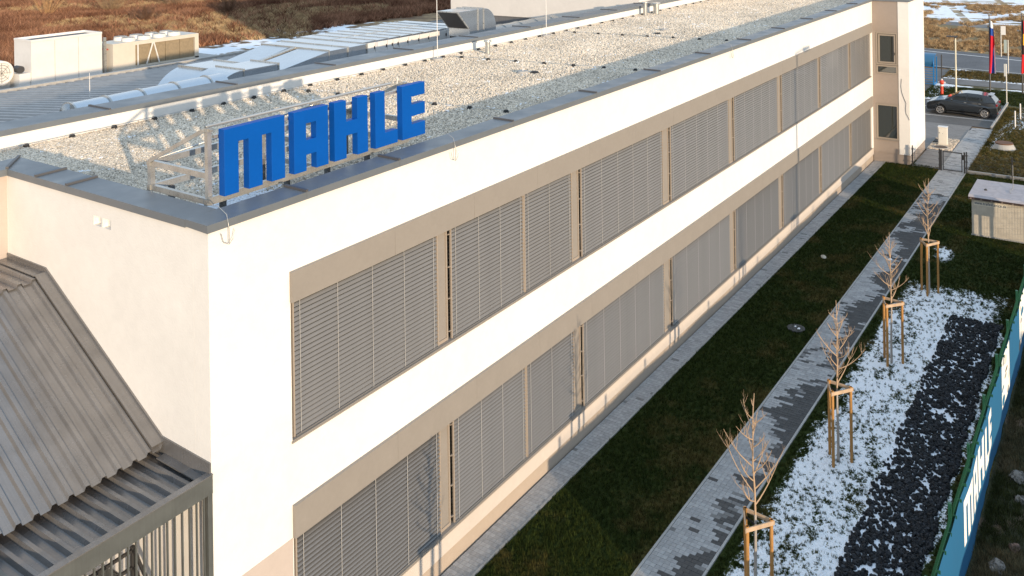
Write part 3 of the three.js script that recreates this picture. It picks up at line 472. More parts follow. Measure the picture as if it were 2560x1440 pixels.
// lightning protection and small roof fittings
{
  const w = thing('lightning_conductor', 'lightning wire on black holders along the rear parapet', 'conductor', [20, YG, -8.7]);
  const pts = [], r = rngOf(9); for (let x = 0.6; x < 42; x += 0.5) pts.push(V(x, YG + 0.06 + 0.01 * r(), -8.72 + 0.03 * r())); part('wire', tube(pts, 0.006, 5), M.galv, w);
  const hg = uvBox(new THREE.CylinderGeometry(0.05, 0.08, 0.075, 8)); for (let x = 0.9; x < 42; x += 1.02) place('holder', hg, M.black, w, [x + 0.1 * r(), YG + 0.03, -8.72]);
  const lines = [[9.4, 'near the letters'], [16.4, 'in the middle of the roof'], [24.0, 'towards the far roof half']];
  for (const [x0, where] of lines) {
    const c = thing('lightning_conductor', `lightning wire crossing the gravel ${where}`, 'conductor', [x0 + 1.5, YG, -5]);
    part('wire', tube([-8.6, -7, -5, -3, -1.4, -0.5].map(z => V(x0 + (z + 8.6) * 0.10, YG + 0.05, z)), 0.006, 5), M.galv, c);
    for (let z = -8.1; z < -0.8; z += 1.05) place('holder', hg, M.black, c, [x0 + (z + 8.6) * 0.10, YG + 0.03, z]);
  }
  const rodT = (x, z, y0, h, lab) => { const t = thing('lightning_rod', lab, 'rod', [x, y0, z]); part('mast', tube([V(x, y0, z), V(x, y0 + h, z)], [0.016, 0.009], 6), M.whitePaint, t); part('foot', uvBox(new THREE.CylinderGeometry(0.17, 0.19, 0.07, 14).translate(x, y0 + 0.035, z)), M.concrete, t); };
  rodT(15.7, -8.55, YG, 3.2, 'tall thin white rod behind the letter E at the rear parapet'); rodT(22.6, -8.55, YG, 3.2, 'tall thin white rod beside the intake hood');
  rodT(9.2, -18.6, 6.42, 0.95, 'short white rod on the ribbed hall roof by the white unit'); rodT(6.6, -21.5, 6.15, 1.0, 'short white rod on the ribbed hall roof at its near end');
  rodT(15.0, -4.6, YG, 0.45, 'short rod standing in the gravel in the middle of the roof'); rodT(10.8, -6.0, YG, 0.42, 'short rod standing in the gravel behind the letter E'); rodT(26.5, -5.2, YG, 0.45, 'short rod standing in the gravel on the far roof half');
  const vent = (x, z, h, rr, lab) => { const t = thing('vent_pipe', lab, 'pipe', [x, YG, z]); part('pipe', uvBox(new THREE.CylinderGeometry(rr, rr, h, 14).translate(x, YG + h / 2, z)), M.galv, t); part('cap', uvBox(new THREE.CylinderGeometry(rr * 1.45, rr * 1.6, 0.06, 14).translate(x, YG + h + 0.03, z)), M.galv, t); };
  vent(17.7, -7.9, 0.42, 0.09, 'grey capped vent pipe in front of the rear parapet'); vent(32.2, -8.3, 0.5, 0.14, 'wide vent pipe at the top edge of the picture'); vent(31.4, -8.5, 0.6, 0.1, 'narrow pipe left of the wide vent pipe');
  for (const [x, z, lab] of [[15.2, -4.3, 'flat black roof drain nearer the camera'], [25.4, -5.0, 'flat black roof drain on the far roof half'], [9.5, -1.0, 'black roof drain at the gravel edge by the facade']]) { const t = thing('roof_drain', lab, 'drain', [x, YG, z]); part('cover', uvBox(new THREE.CylinderGeometry(0.10, 0.17, 0.06, 12).translate(x, YG + 0.02, z)), M.black, t); }
  const hook = (x, lab) => { const t = thing('wire_hook', lab, 'wire', [x, 8.15, 0.05]); part('wire', merge([tube([[0, 8.30, -0.35], [0.02, 8.32, -0.12], [0.04, 8.22, 0.05], [0.05, 8.02, 0.09], [0.05, 7.80, 0.09]].map(p => V(x + p[0], p[1], p[2])), 0.006, 5), tube([[-0.09, 7.98, 0.09], [-0.05, 7.84, 0.09], [0.05, 7.79, 0.09], [0.12, 7.86, 0.09], [0.15, 7.98, 0.09]].map(p => V(x + p[0], p[1], p[2])), 0.005, 5)]), M.galv, t); };
  hook(0.25, 'thin wire hook over the coping at the sign corner'); hook(5.6, 'thin wire hook over the coping below the letter E'); hook(20.3, 'thin wire hook over the coping in the middle of the facade');
}
// ---------------------------------------------------------------- hall behind with ducts
const hallY = z => 7.3 + 0.095 * (z + 9.7);
function ribbed(x0, x1, pitch, h, at, z0, z1) {   // trapezoid deck running along z, ribs repeat along x; at(z) gives height
  const P = [], I = [], U = []; let n = 0;
  const prof = []; for (let x = x0; x < x1 - 1e-6; x += pitch) prof.push([x, 0], [x + pitch * 0.55, 0], [x + pitch * 0.65, h], [x + pitch * 0.90, h]); prof.push([x1, 0]);
  prof.forEach(([x, d], i) => { for (const z of [z0, z1]) { P.push(x, at(z) + d, z); U.push(x, z); } if (i) { const a = 2 * i - 2; I.push(a, a + 1, a + 2, a + 2, a + 1, a + 3); } });
  const g = new THREE.BufferGeometry(); g.setAttribute('position', new THREE.Float32BufferAttribute(P, 3)); g.setAttribute('uv', new THREE.Float32BufferAttribute(U, 2)); g.setIndex(I); const o = g.toNonIndexed(); o.computeVertexNormals(); return o;
}
{
  const h = thing('hall', 'low hall with ribbed metal roof behind the office building', 'building', [14, 0, -18]);
  part('wall', bx(-8, 33.2, 0, 5.4, -26.2, -9.7), M.greyPaint, h);
  for (let x = -8; x < 33; x += 6) part('roof_sheet', ribbed(x, Math.min(x + 6, 33.2), 0.4, 0.09, hallY, -9.73, -26.3), M.hallDeck, h);
  part('verge_trim', beam([-8, hallY(-26.4) + 0.08, -26.45], [33.2, hallY(-26.4) + 0.08, -26.45], 0.2, 0.2), M.concrete, h);
  const b = thing('tall_block', 'tall cream block rising behind the far end of the hall', 'building', [50, 0, -16]);
  part('wall', bx(33.3, 66, 7.0, 13.4, -21.9, -9.75), std(0.72, 0.68, 0.63, 0.92, { map: rep(blotch, 0.2), bumpMap: rep(grain, 1.2), bumpScale: 0.003 }), b);
  part('wall_base', bx(33.38, 66, 0, 6.995, -21.85, -9.76), std(0.17, 0.17, 0.175, 0.7, { map: rep(streaks, 0.3) }), b);
}
{
  // round duct lying along the rear parapet
  const d = thing('round_duct', 'round silver duct half hidden behind the rear parapet', 'duct', [7.5, 7, -12.5]);
  part('pipe', rod([5.0, 7.26, -12.5], [10.2, 7.26, -12.9], 0.44, 24), M.galvBright, d);
  for (const x of [5.03, 6.1, 7.2, 8.4, 9.6]) part('flange', uvBox(new THREE.CylinderGeometry(0.475, 0.475, 0.05, 24).rotateZ(Math.PI / 2).translate(x, 7.26, -12.5 - (x - 5) * 0.077)), M.galv, d);
  // curved elbow
  const e = thing('duct_elbow', 'large rectangular duct curving down to the hall roof', 'duct', [11.5, 6.6, -15]);
  const arc = (cx, cy, r0, n) => { const o = []; for (let i = 0; i <= n; i++) { const a = Math.PI - i / n * Math.PI / 2; o.push([cx + r0 * Math.cos(a), cy + r0 * Math.sin(a)]); } return o; };
  part('duct_body', extrudeXY([[10.2, 6.4], ...arc(11.75, 5.95, 1.55, 14), [13.3, 7.5], [13.3, 6.35]], -15.2, -13.75, [], 0.01), M.galvBright, e);
  part('duct_body', extrudeXY([[10.6, 6.2], ...arc(12.1, 5.85, 1.5, 14), [13.3, 7.35], [13.3, 6.2]], -17.3, -15.7, [], 0.01), M.galvBright, e);
  for (const x of [11.78, 13.28]) { part('flange', bx(x, x + 0.04, 6.4, 7.54, -15.23, -13.72), M.galv, e); part('flange', bx(x, x + 0.04, 6.2, 7.39, -17.33, -15.67), M.galv, e); }
  // tapered twin ducts and air handler
  const t = thing('twin_duct', 'pair of tapered silver ducts joining the long air handler', 'duct', [15.5, 6.6, -15.5]);
  part('duct_body', extrudeXY([[13.36, 6.3], [13.36, 7.25], [15.7, 7.62], [15.7, 6.3]], -15.35, -13.75, [], 0.01), M.galvBright, t);
  part('duct_body', extrudeXY([[13.36, 6.2], [13.36, 7.12], [15.7, 7.62], [15.7, 6.2]], -17.4, -15.9, [], 0.01), M.galvBright, t);
  part('duct_body', extrudeXY([[15.76, 6.3], [15.76, 7.62], [17.75, 7.64], [17.75, 6.3]], -17.5, -13.8, [], 0.01), M.galvBright, t);
  for (const x of [15.71, 16.72, 17.755]) part('flange', bx(x, x + 0.045, 6.4, 7.665, -17.54, -13.76), M.galv, t);
  part('seam_strip', beam([13.5, 7.24, -15.62], [15.7, 7.62, -15.62], 0.2, 0.05), M.galv, t);
  const a = thing('air_handler', 'long low air handling unit with white doors and panelled top', 'air handler', [21.2, 6.7, -15.8]);
  part('casing', bx(17.82, 24.5, 6.35, 7.64, -17.7, -14.06), M.galvBright, a);
  for (let i = 0; i < 9; i++) { const x = 17.84 + i * 0.74; for (const [z0, z1] of [[-15.84, -14.07], [-17.68, -15.9]]) part('roof_panel', bx(x + 0.012, x + 0.725, 7.642, 7.665, z0, z1), M.galvBright, a); if (i) part('roof_seam', bx(x - 0.012, x + 0.01, 7.642, 7.69, -17.7, -14.06), M.galv, a); }
  part('roof_seam', bx(17.83, 24.49, 7.643, 7.675, -15.898, -15.842), M.galv, a);
  const dx = [17.88, 18.5, 19.2, 19.55, 19.9, 20.5, 21.2, 21.85, 22.45, 23.05, 23.8, 24.42];
  for (let i = 1; i < dx.length; i++) { const p = part('door', bx(dx[i - 1] + 0.015, dx[i] - 0.015, 6.7, 7.60, -14.055, -14.02), M.whitePaint, a); part('handle', bx(dx[i] - 0.085, dx[i] - 0.055, 7.34, 7.46, -14.018, -13.99), M.black, p); }
  part('corner_post', bx(24.43, 24.5, 6.4, 7.66, -14.055, -14.0), M.galv, a);
  const hd = thing('intake_hood', 'silver air intake hood with a slanted grille opening', 'hood', [22.6, 7, -12.5]);
  const q = []; for (let i = 0; i <= 12; i++) { const an = Math.PI / 2 - i / 12 * Math.PI / 2; q.push([23.1 + 0.85 * Math.cos(an), 7.78 + 0.85 * Math.sin(an)]); }
  part('hood_shell', extrudeXY([[22.05, 7.86], [22.05, 7.5], [23.95, 7.5], ...q.reverse(), [22.32, 8.63], [21.25, 8.63], [22.02, 7.9]], -13.1, -12.0, [], 0.008), M.galvBright, hd);
  part('grille', extrudeXY([[21.235, 8.60], [21.225, 8.58], [21.985, 7.86], [22.0, 7.88]], -13.04, -12.06), M.darkGrey, hd);
  part('hood_frame', merge([beam([21.24, 8.62, -13.08], [21.24, 8.62, -12.02], 0.05), beam([22.0, 7.88, -13.08], [22.0, 7.88, -12.02], 0.05), beam([21.24, 8.62, -12.02], [22.0, 7.88, -12.02], 0.05), beam([21.24, 8.62, -13.08], [22.0, 7.88, -13.08], 0.05)]), M.galv, hd);
  part('flange', bx(22.6, 22.68, 7.7, 8.67, -13.12, -11.98), M.galv, hd); part('flange', bx(23.02, 23.08, 7.7, 8.66, -13.12, -11.98), M.galv, hd);
  part('curb', bx(22.1, 24.0, 6.7, 7.5, -13.1, -12.0), M.darkGrey, hd);
  const rd = thing('round_duct', 'round silver duct beyond the intake hood', 'duct', [27, 7, -12.5]);
  part('pipe', rod([24.2, 7.15, -12.5], [29.5, 7.15, -12.5], 0.55, 24), M.galv, rd);
  for (const x of [25, 26.3, 27.6, 28.9]) part('flange', uvBox(new THREE.CylinderGeometry(0.585, 0.585, 0.05, 24).rotateZ(Math.PI / 2).translate(x, 7.15, -12.5)), M.galv, rd);
}
// ground-standing plant far behind
{
  const pad = setting('concrete_pad', 'concrete pad under the plant behind the hall', 'pad'); part('slab', bx(22, 46, -0.1, 0.06, -63, -56.5), M.concrete, pad);
  const u = thing('plant_unit', 'plain white box unit with a dark slot along its top', 'unit', [30.6, 0.06, -59.3]);
  part('casing', bx(27.8, 33.5, 0.06, 3.55, -60.5, -58.0), M.whitePaint, u);
  part('top_slot', bx(28.2, 33.1, 3.56, 3.60, -59.9, -58.6), M.darkGrey, u);
  part('top_rim', merge([bx(27.78, 33.52, 3.56, 3.72, -58.10, -57.98), bx(27.78, 33.52, 3.56, 3.72, -60.52, -60.4), bx(27.78, 27.9, 3.56, 3.72, -60.398, -58.102), bx(33.4, 33.52, 3.56, 3.72, -60.398, -58.102)]), M.whitePaint, u);
  for (const x of [29.6, 31.5]) part('panel_joint', bx(x, x + 0.03, 0.1, 3.5, -57.995, -57.985), M.concrete, u);
  part('side_box', bx(26.95, 27.78, 0.06, 1.25, -60.3, -58.1), M.whitePaint, u);
  const f = thing('fan_unit', 'big round white fan casing with a dark motor', 'fan', [25.2, 0.06, -59]);
  part('casing', uvBox(new THREE.CylinderGeometry(0.92, 0.92, 1.3, 28).rotateX(Math.PI / 2).translate(25.95, 1.42, -59.4)), M.whitePaint, f);
  part('inlet_ring', new THREE.TorusGeometry(0.80, 0.07, 8, 30).translate(25.95, 1.42, -58.73), M.whitePaint, f);
  part('inlet_grille', merge([0.2, 0.4, 0.6].map(r => new THREE.TorusGeometry(r, 0.025, 5, 26).translate(25.95, 1.42, -58.7)).concat([0, 1, 2, 3].map(k => beam([25.95 + 0.78 * Math.cos(k * 0.785), 1.42 + 0.78 * Math.sin(k * 0.785), -58.7], [25.95 - 0.78 * Math.cos(k * 0.785), 1.42 - 0.78 * Math.sin(k * 0.785), -58.7], 0.03)))), M.galv, f);
  part('stand', bx(25.3, 26.6, 0.06, 0.62, -60.0, -58.8), M.concrete, f);
  part('motor', uvBox(new THREE.CylinderGeometry(0.27, 0.27, 0.7, 16).rotateX(Math.PI / 2).translate(27.2, 1.55, -58.7)), M.darkGrey, f);
  const c = thing('chiller', 'cream chiller with eight roof fans and tan coil panels', 'chiller', [38.6, 0.06, -59]);
  part('frame', merge([bx(34.3, 36.3, 0.06, 2.62, -60.2, -57.75), bx(36.302, 42.5, 2.32, 2.62, -60.2, -57.75), bx(42.1, 42.5, 0.5, 2.318, -60.2, -57.75), bx(36.302, 42.5, 0.45, 0.62, -60.2, -57.75)]), M.chillerCream, c);
  const tan = std(0.30, 0.235, 0.15, 0.8, { map: rep(streaks, 1) });
  for (let i = 0; i < 4; i++) part('coil_panel', bx(36.34 + i * 1.43, 37.72 + i * 1.43, 0.63, 2.31, -58.1, -57.82), tan, c);
  for (let i = 0; i < 4; i++) for (const z of [-59.55, -58.4]) { const x = 36.1 + i * 1.45; const fan = part('fan', uvBox(new THREE.CylinderGeometry(0.52, 0.55, 0.3, 20, 1, true).translate(x, 2.78, z)), M.whitePaint, c); part('fan_guard', merge([0.2, 0.35, 0.5].map(r => new THREE.TorusGeometry(r, 0.02, 5, 20).rotateX(Math.PI / 2).translate(x, 2.94, z))), M.galv, fan); part('fan_well', uvBox(new THREE.CylinderGeometry(0.5, 0.5, 0.02, 20).translate(x, 2.70, z)), M.darkGrey, fan); }
  for (const [a, b] of [[36.5, 36.5], [37.3, 37.9], [38.5, 38.0]]) part('strut', beam([a, 0.6, -57.7], [b, 2.35, -57.7], 0.09), M.whitePaint, c);
  for (const x of [39.6, 42.2]) part('foot', extrudeXY([[x - 0.15, 0.06], [x + 0.15, 0.06], [x + 0.35, 0.45], [x - 0.35, 0.45]], -60, -57.9), M.whitePaint, c);
  const red = std(0.55, 0.03, 0.01, 0.5); const lg = part('logo', new THREE.CylinderGeometry(0.14, 0.14, 0.02, 16).rotateZ(Math.PI / 2).translate(34.285, 2.15, -59.1), red, c, 'small red maker mark');
  part('lettering', merge([0, 1, 2, 3, 4].map(k => bx(34.28, 34.29, 2.10, 2.22, -58.86 + k * 0.1, -58.80 + k * 0.1))), red, lg);
  const g = thing('service_post', 'grey post between the white unit and the chiller', 'post', [33.9, 0, -58.2]); part('post', bx(33.75, 33.95, 0, 3.2, -58.3, -58.1), M.galv, g);
}
// ---------------------------------------------------------------- stair canopy at the end wall
{
  const c = thing('stair_canopy', 'grey ribbed metal stair canopy with a barred side against the end wall', 'canopy', [-1.3, 0, -2.5]);
  const X0 = -2.60, X1 = -0.03, low = 4.43, steep = z => 4.60 + (-1.10 - z) * (1.86 / 3.24);
  for (let k = 0; k < 3; k++) { const a = X0 + k * 0.96, b = k === 2 ? X1 : a + 0.96; part('eave_sheet', ribbed(a, b, 0.24, 0.065, () => low, -0.06, -1.6), M.canopyMetal, c); part('roof_sheet', ribbed(a, b, 0.24, 0.05, steep, -1.10, -4.36), M.canopyMetal, c); part('top_sheet', ribbed(a, b, 0.24, 0.05, () => steep(-4.36) + 0.005, -4.30, -5.64), M.canopyMetal, c); }
  const up = [[0.0, 4.72], [-1.14, 4.76], [-4.38, 6.63], [-5.655, 6.63]], dn = [[-5.655, 6.47], [-4.33, 6.47], [-1.06, 4.44], [0.0, 4.44]];
  part('flashing', extrudeZY([...up, ...dn], -0.028, -0.003), M.canopyMetal, c);
  const fl = z => z > -1.1 ? low + 0.065 : z > -4.36 ? steep(z) + 0.062 : steep(-4.36) + 0.07;
  part('flashing', merge([beam([-0.10, fl(-0.1), -0.02], [-0.10, fl(-0.1) + 0.03, -1.06], 0.14, 0.018), beam([-0.12, fl(-1.12) + 0.02, -1.10], [-0.12, fl(-4.36) + 0.02, -4.36], 0.19, 0.018), beam([-0.12, fl(-5), -4.38], [-0.12, fl(-5), -5.64], 0.19, 0.018)]), M.canopyMetal, c);
  part('eave_beam', bx(-2.76, -0.002, 4.30, 4.56, -0.055, 0.035), M.canopySteel, c);
  part('eave_beam', bx(-2.76, -2.665, 4.30, 4.56, -1.12, -0.057), M.canopySteel, c);
  part('verge_board', extrudeZY([[-0.9, 4.56], [-1.1, 4.72], [-4.36, 6.59], [-5.64, 6.59], [-5.64, 6.3], [-4.4, 6.3], [-1.25, 4.45], [-0.9, 4.45]], -2.70, -2.61), M.canopySteel, c);
  part('beam_cap', bx(-2.765, -0.002, 4.562, 4.575, -0.065, 0.045), M.canopyMetal, c);
  const bar = uvBox(new THREE.BoxGeometry(0.02, 4.28, 0.028));
  for (let x = -0.13; x > -2.7; x -= 0.118) place('bar', bar, M.canopySteel, c, [x, 2.155, -0.01]);
  for (let z = -0.2; z > -5.6; z -= 0.118) place('bar', bar, M.canopySteel, c, [-2.71, 2.155, z]);
  for (const [x, z] of [[-2.70, -0.01], [-0.045, -0.01], [-2.62, -1.3], [-2.62, -5.5]]) part('post', bx(x - 0.04, x + 0.04, 0, 4.298, z - 0.04, z + 0.04), M.canopySteel, c);
  part('landing', bx(-2.55, -0.04, 2.12, 2.22, -2.6, -1.35), M.canopySteel, c);
  for (const y of [3.2, 2.95, 2.7]) { part('handrail', beam([-2.55, y, -1.32], [-0.42, y, -1.32], 0.04), M.fenceDark, c); part('handrail', beam([-0.40, y, -1.30], [-0.40, y - 1.2, -0.10], 0.04), M.fenceDark, c); }
  part('post', bx(-0.43, -0.37, 2.22, 3.25, -1.36, -1.30), M.fenceDark, c);
  for (let k = 0; k < 11; k++) part('tread', bx(-1.6, -0.1, 2.02 - k * 0.185, 2.06 - k * 0.185, -1.32 + k * 0.11, -1.06 + k * 0.11), M.canopySteel, c);
  const l = thing('wall_lamp', 'small wire-guarded lamp at the left end of the canopy', 'lamp', [-2.95, 4.25, -0.3]);
  part('bracket', beam([-2.77, 4.30, -0.5], [-3.0, 4.35, -0.4], 0.05), M.galv, l); part('lamp_body', uvBox(new THREE.CylinderGeometry(0.07, 0.09, 0.2, 12).rotateX(1.2).translate(-3.0, 4.36, -0.35)), M.darkGrey, l);
}
// ---------------------------------------------------------------- young trees and their stakes
function sapling(x, z, H, seed, label) {
  const r = rngOf(seed), t = thing('young_tree', label, 'tree', [x, 0, z], 'young trees along the path');
  const n = 9, spine = [], rad = []; for (let i = 0; i <= n; i++) { const f = i / n; spine.push(V(x + 0.05 * (fbm(seed + f * 3, 1) - 0.5) * f * 4, f * H, z + 0.05 * (fbm(seed + 9 + f * 3, 2) - 0.5) * f * 4)); rad.push(0.027 * (1 - f) + 0.0065); }
  const at = f => { const k = Math.min(n - 1, Math.floor(f * n)), u = f * n - k; return spine[k].clone().lerp(spine[k + 1], u); };
  part('trunk', tube(spine.slice(0, 5), rad.slice(0, 5), 8), M.barkPale, t);
  const gs = [tube(spine.slice(4), rad.slice(4), 6)];
  const grow = (p, dir, len, r0, depth) => {
    const pts = [p.clone()], rr = [r0], d = dir.clone(), m = 6; let q = p.clone();
    for (let i = 1; i <= m; i++) { d.y += 0.13; d.x += 0.12 * (r() - 0.5); d.z += 0.12 * (r() - 0.5); d.normalize(); q = q.clone().addScaledVector(d, len / m); pts.push(q); rr.push(r0 * (1 - i / m * 0.72)); }
    gs.push(tube(pts, rr, 5));
    if (depth < 2) { const k = depth ? 2 : 4; for (let i = 0; i < k; i++) { const j = 2 + Math.floor(r() * (m - 2)), a = r() * 6.283; grow(pts[j], V(Math.cos(a), 0.35 + 0.4 * r(), Math.sin(a)).normalize().lerp(d, 0.45).normalize(), len * (0.22 + 0.28 * r()), rr[j] * 0.7, depth + 1); } }
  };
  const nb = 19; for (let i = 0; i < nb; i++) { const f = 0.47 + 0.44 * Math.pow(i / nb, 0.9) + 0.02 * r(), a = i * 2.4 + r(), len = (0.86 - 0.62 * (f - 0.47) / 0.5) * (0.6 + 0.55 * r()) * H / 3.7; grow(at(f), V(Math.cos(a), 0.35 + 0.5 * r(), Math.sin(a)).normalize(), len, 0.0145 - 0.008 * (f - 0.47), 0); }
  part('crown', merge(gs), M.bark, t, 'bare twiggy crown');
}
function stakes(x, z, h, turn, label) {
  const t = thing('tree_support', label, 'tree stakes', [x, 0, z], 'three-stake supports round the young trees'), pts = [0, 1, 2].map(k => { const a = turn + k * 2.0944; return [x + 0.29 * Math.cos(a), z + 0.29 * Math.sin(a)]; });
  for (const [px, pz] of pts) part('stake', tube([V(px, -0.2, pz), V(px, h, pz)], 0.034, 10), M.wood, t);
  for (let k = 0; k < 3; k++) { const a = pts[k], b = pts[(k + 1) % 3]; const e = 0.10; part('crossbar', beam([a[0] + (a[0] - b[0]) * e, h - 0.05 - 0.01 * k, a[1] + (a[1] - b[1]) * e], [b[0] + (b[0] - a[0]) * e, h - 0.05 - 0.01 * k, b[1] + (b[1] - a[1]) * e], 0.022, 0.075).translate((a[0] + b[0] - 2 * x) * 0.08, 0, (a[1] + b[1] - 2 * z) * 0.08), M.woodPale, t); }
  for (const [px, pz] of pts) part('strap', beam([px, h - 0.16, pz], [x, h - 0.13, z], 0.006, 0.045), M.black, t);
}
{
  const w = ['nearest the camera', 'second from the camera', 'third from the camera', 'fourth from the camera beside the concrete kiosk'];
  [[7.50, 3.98, 41, 2.2], [12.95, 3.68, 42, 2.2], [18.42, 3.62, 43, 2.25], [23.95, 3.75, 44, 2.1]].forEach(([x, h, s, tn], i) => { sapling(x, 5.30, h, s, `bare young tree ${w[i]}`); stakes(x, 5.30, 1.72, tn + Math.PI, `wooden three-stake frame round the young tree ${w[i]}`); });
  sapling(2.05, 5.30, 3.7, 46, 'bare young tree just outside the lower picture edge'); stakes(2.05, 5.30, 1.72, 2.2 + Math.PI, 'wooden three-stake frame just outside the lower picture edge');
}
// ---------------------------------------------------------------- green fence and banner
function wireMesh(x0, x1, y0, y1, at, step, hstep, t) {   // at(u, y) -> [x, y, z]
  const g = []; for (let u = x0 + step / 2; u < x1; u += step) g.push(beam(at(u, y0), at(u, y1), t)); for (let y = y0 + 0.02; y <= y1; y += hstep) g.push(beam(at(x0, y), at(x1, y), t * 1.25)); return merge(g);
}
const fz = 8.22;
{
  const f = thing('mesh_fence', 'green welded mesh fence carrying the blue banner', 'fence', [20, 0, fz]);
  for (let x = 5.13; x < 40; x += 2.2) {
    part('post', bx(x - 0.03, x + 0.03, -0.2, 1.88, fz - 0.075, fz - 0.025), M.fenceGreen, f);
    part('mesh_panel', wireMesh(x + 0.03, x + 2.17, 0.05, 1.84, (u, y) => [u, y, fz - 0.012], 0.05, 0.2, 0.005), M.fenceGreen, f);
    part('post_cap', bx(x - 0.036, x + 0.036, 1.881, 1.90, fz - 0.081, fz - 0.019), M.fenceGreen, f);
  }
  const B0 = 4.6, B1 = 28.6, y0 = 0.06, y1 = 1.60, PX = 2048 / (B1 - B0);
  const cv = document.createElement('canvas'); cv.width = 2048; cv.height = 256; const k = cv.getContext('2d'), PY = 256 / (y1 - y0), X = x => (x - B0) * PX, Y = y => (y1 - y) * PY;
  k.fillStyle = '#155c84'; k.fillRect(0, 0, 2048, 256);
  const box = (c, a, b, d, e) => { k.fillStyle = c; k.fillRect(X(a), Y(e), X(b) - X(a), Y(d) - Y(e)); };
  const word = (x, wd, b, t) => { const W = '#f1ece4', s = wd / 4.80, q = (a0, a1, c0, c1) => box(W, x + (a0 - 0.77) * s, x + (a1 - 0.77) * s, b + (c0 - 8.25) / 1.03 * (t - b), b + (c1 - 8.25) / 1.03 * (t - b));
    q(0.77, 1.98, 9.05, 9.28); q(0.77, 1.04, 8.25, 9.28); q(1.24, 1.51, 8.25, 9.28); q(1.70, 1.98, 8.25, 9.28);
    q(2.18, 2.45, 8.25, 9.28); q(2.68, 2.96, 8.25, 9.28); q(2.18, 2.96, 9.05, 9.28); q(2.18, 2.96, 8.52, 8.77);
    q(3.11, 3.40, 8.25, 9.28); q(3.68, 3.95, 8.25, 9.28); q(3.11, 3.95, 8.65, 8.90);
    q(4.15, 4.41, 8.25, 9.28); q(4.15, 4.76, 8.25, 8.50);
    q(4.90, 5.17, 8.25, 9.28); q(4.90, 5.57, 8.25, 8.51); q(4.90, 5.57, 8.66, 8.89); q(4.90, 5.57, 9.04, 9.28); };
  word(10.62, 3.95, 0.50, 1.36);
  for (const [x0, x1, sd] of [[16.5, 17.9, 3], [20.3, 21.9, 7], [24.4, 26.0, 9]]) { const r = rngOf(sd); box('#efe9df', x0, x1, 0.42, 1.56); for (let i = 0; i < 9; i++) { k.fillStyle = ['#3a4046', '#8b9094', '#1b668c', '#c9c5bd'][i % 4]; k.beginPath(); k.ellipse(X(x0 + (x1 - x0) * r()), Y(0.45 + 1.05 * r()), 6 + 16 * r(), 8 + 22 * r(), r() * 3, 0, 6.3); k.fill(); } box('#54595c', x1 - 0.05, x1, 0.42, 1.56); }
  const tex = new THREE.CanvasTexture(cv); tex.colorSpace = THREE.SRGBColorSpace; tex.anisotropy = 8;
  const b = thing('banner', 'blue mesh banner with white block letters on the green fence', 'banner', [16, y0, fz]);
  const g = new THREE.PlaneGeometry(B1 - B0, y1 - y0, 240, 12).translate((B0 + B1) / 2, (y0 + y1) / 2, fz + 0.02), p = g.attributes.position;
  for (let i = 0; i < p.count; i++) { const x = p.getX(i), y = p.getY(i), h = (y1 - y) / (y1 - y0); p.setZ(i, p.getZ(i) + 0.05 * h * (fbm(x * 1.1, y * 0.8, 3) - 0.3) + 0.012 * Math.sin(x * 2.9)); p.setY(i, y + 0.03 * Math.sin(x * 1.43 + 1) * (h > 0.5 ? 0.6 : 1) - (h > 0.95 ? 0.05 * Math.abs(Math.sin(x * 0.7)) : 0)); }
  g.computeVertexNormals(); part('cloth', g, new THREE.MeshStandardMaterial({ map: tex, roughness: 0.75, side: THREE.DoubleSide }), b);
  const ey = []; for (let x = B0 + 0.1; x < B1; x += 0.55) ey.push(bx(x, x + 0.012, y1 - 0.03, y1 + 0.03, fz - 0.02, fz + 0.045)); part('tie', merge(ey), M.fenceGreen, b).userData.kind = 'stuff';
  // stones along the outside of the fence
  const stoneTex = colorTex(256, 256, (u, v) => { const n = fbm(u * 7, v * 7, 5, 7), q = 0.35 + 1.1 * sstep(0.3, 0.75, n); return [q, q * 0.98, q * 0.95]; });
  const r = rngOf(61), spots = [[14.4, 8.75, 0.17, 'pale grey'], [11.1, 8.72, 0.15, 'pale grey'], [11.9, 8.95, 0.10, 'reddish'], [13.6, 8.9, 0.12, 'pale grey'], [16.2, 8.85, 0.11, 'pale grey'], [10.2, 9.05, 0.08, 'grey'], [12.6, 9.4, 0.07, 'grey']];
  const wh = ['under the letter E of the banner', 'under the letter M of the banner', 'beyond the first letter of the banner', 'under the letter L of the banner', 'between the banner letters and the printed panel', 'nearest the lower picture edge', 'out in the rough grass'];
  spots.forEach(([x, z, s, c], i) => { const g = new THREE.IcosahedronGeometry(s, 3), p = g.attributes.position; for (let j = 0; j < p.count; j++) { const v = V(p.getX(j), p.getY(j), p.getZ(j)), n = 0.45 + 1.05 * fbm(v.x / s * 1.5 + i * 7, v.y / s * 1.8 + v.z / s * 1.3, 4); p.setXYZ(j, v.x * n * 1.2, v.y * n * 0.75, v.z * n); } g.computeVertexNormals(); g.translate(x, s * 0.12, z); const st = thing('stone', `${c} field stone ${wh[i]}`, 'stone', [x, 0, z], 'stones along the fence'); part('rock', uvBox(g), i === 2 ? std(0.16, 0.10, 0.08, 0.9, { map: rep(stoneTex, 3) }) : std(0.17, 0.162, 0.15, 0.9, { map: rep(stoneTex, 3) }), st); });
  const sl = thing('street_lamp', 'tall street lamp outside the right picture edge', 'street lamp', [20.9, 0, 12]);
  part('pole', tube([V(20.9, 0, 12), V(20.9, 9.0, 12)], [0.09, 0.05], 12), M.galv, sl); part('arm', beam([20.9, 8.98, 12], [22.0, 9.05, 12], 0.06), M.galv, sl); part('lamp_head', extrudeXY([[21.9, 8.93], [22.7, 8.98], [22.7, 9.06], [21.9, 9.09]], 11.86, 12.14, [], 0.02), M.greyPaint, sl);
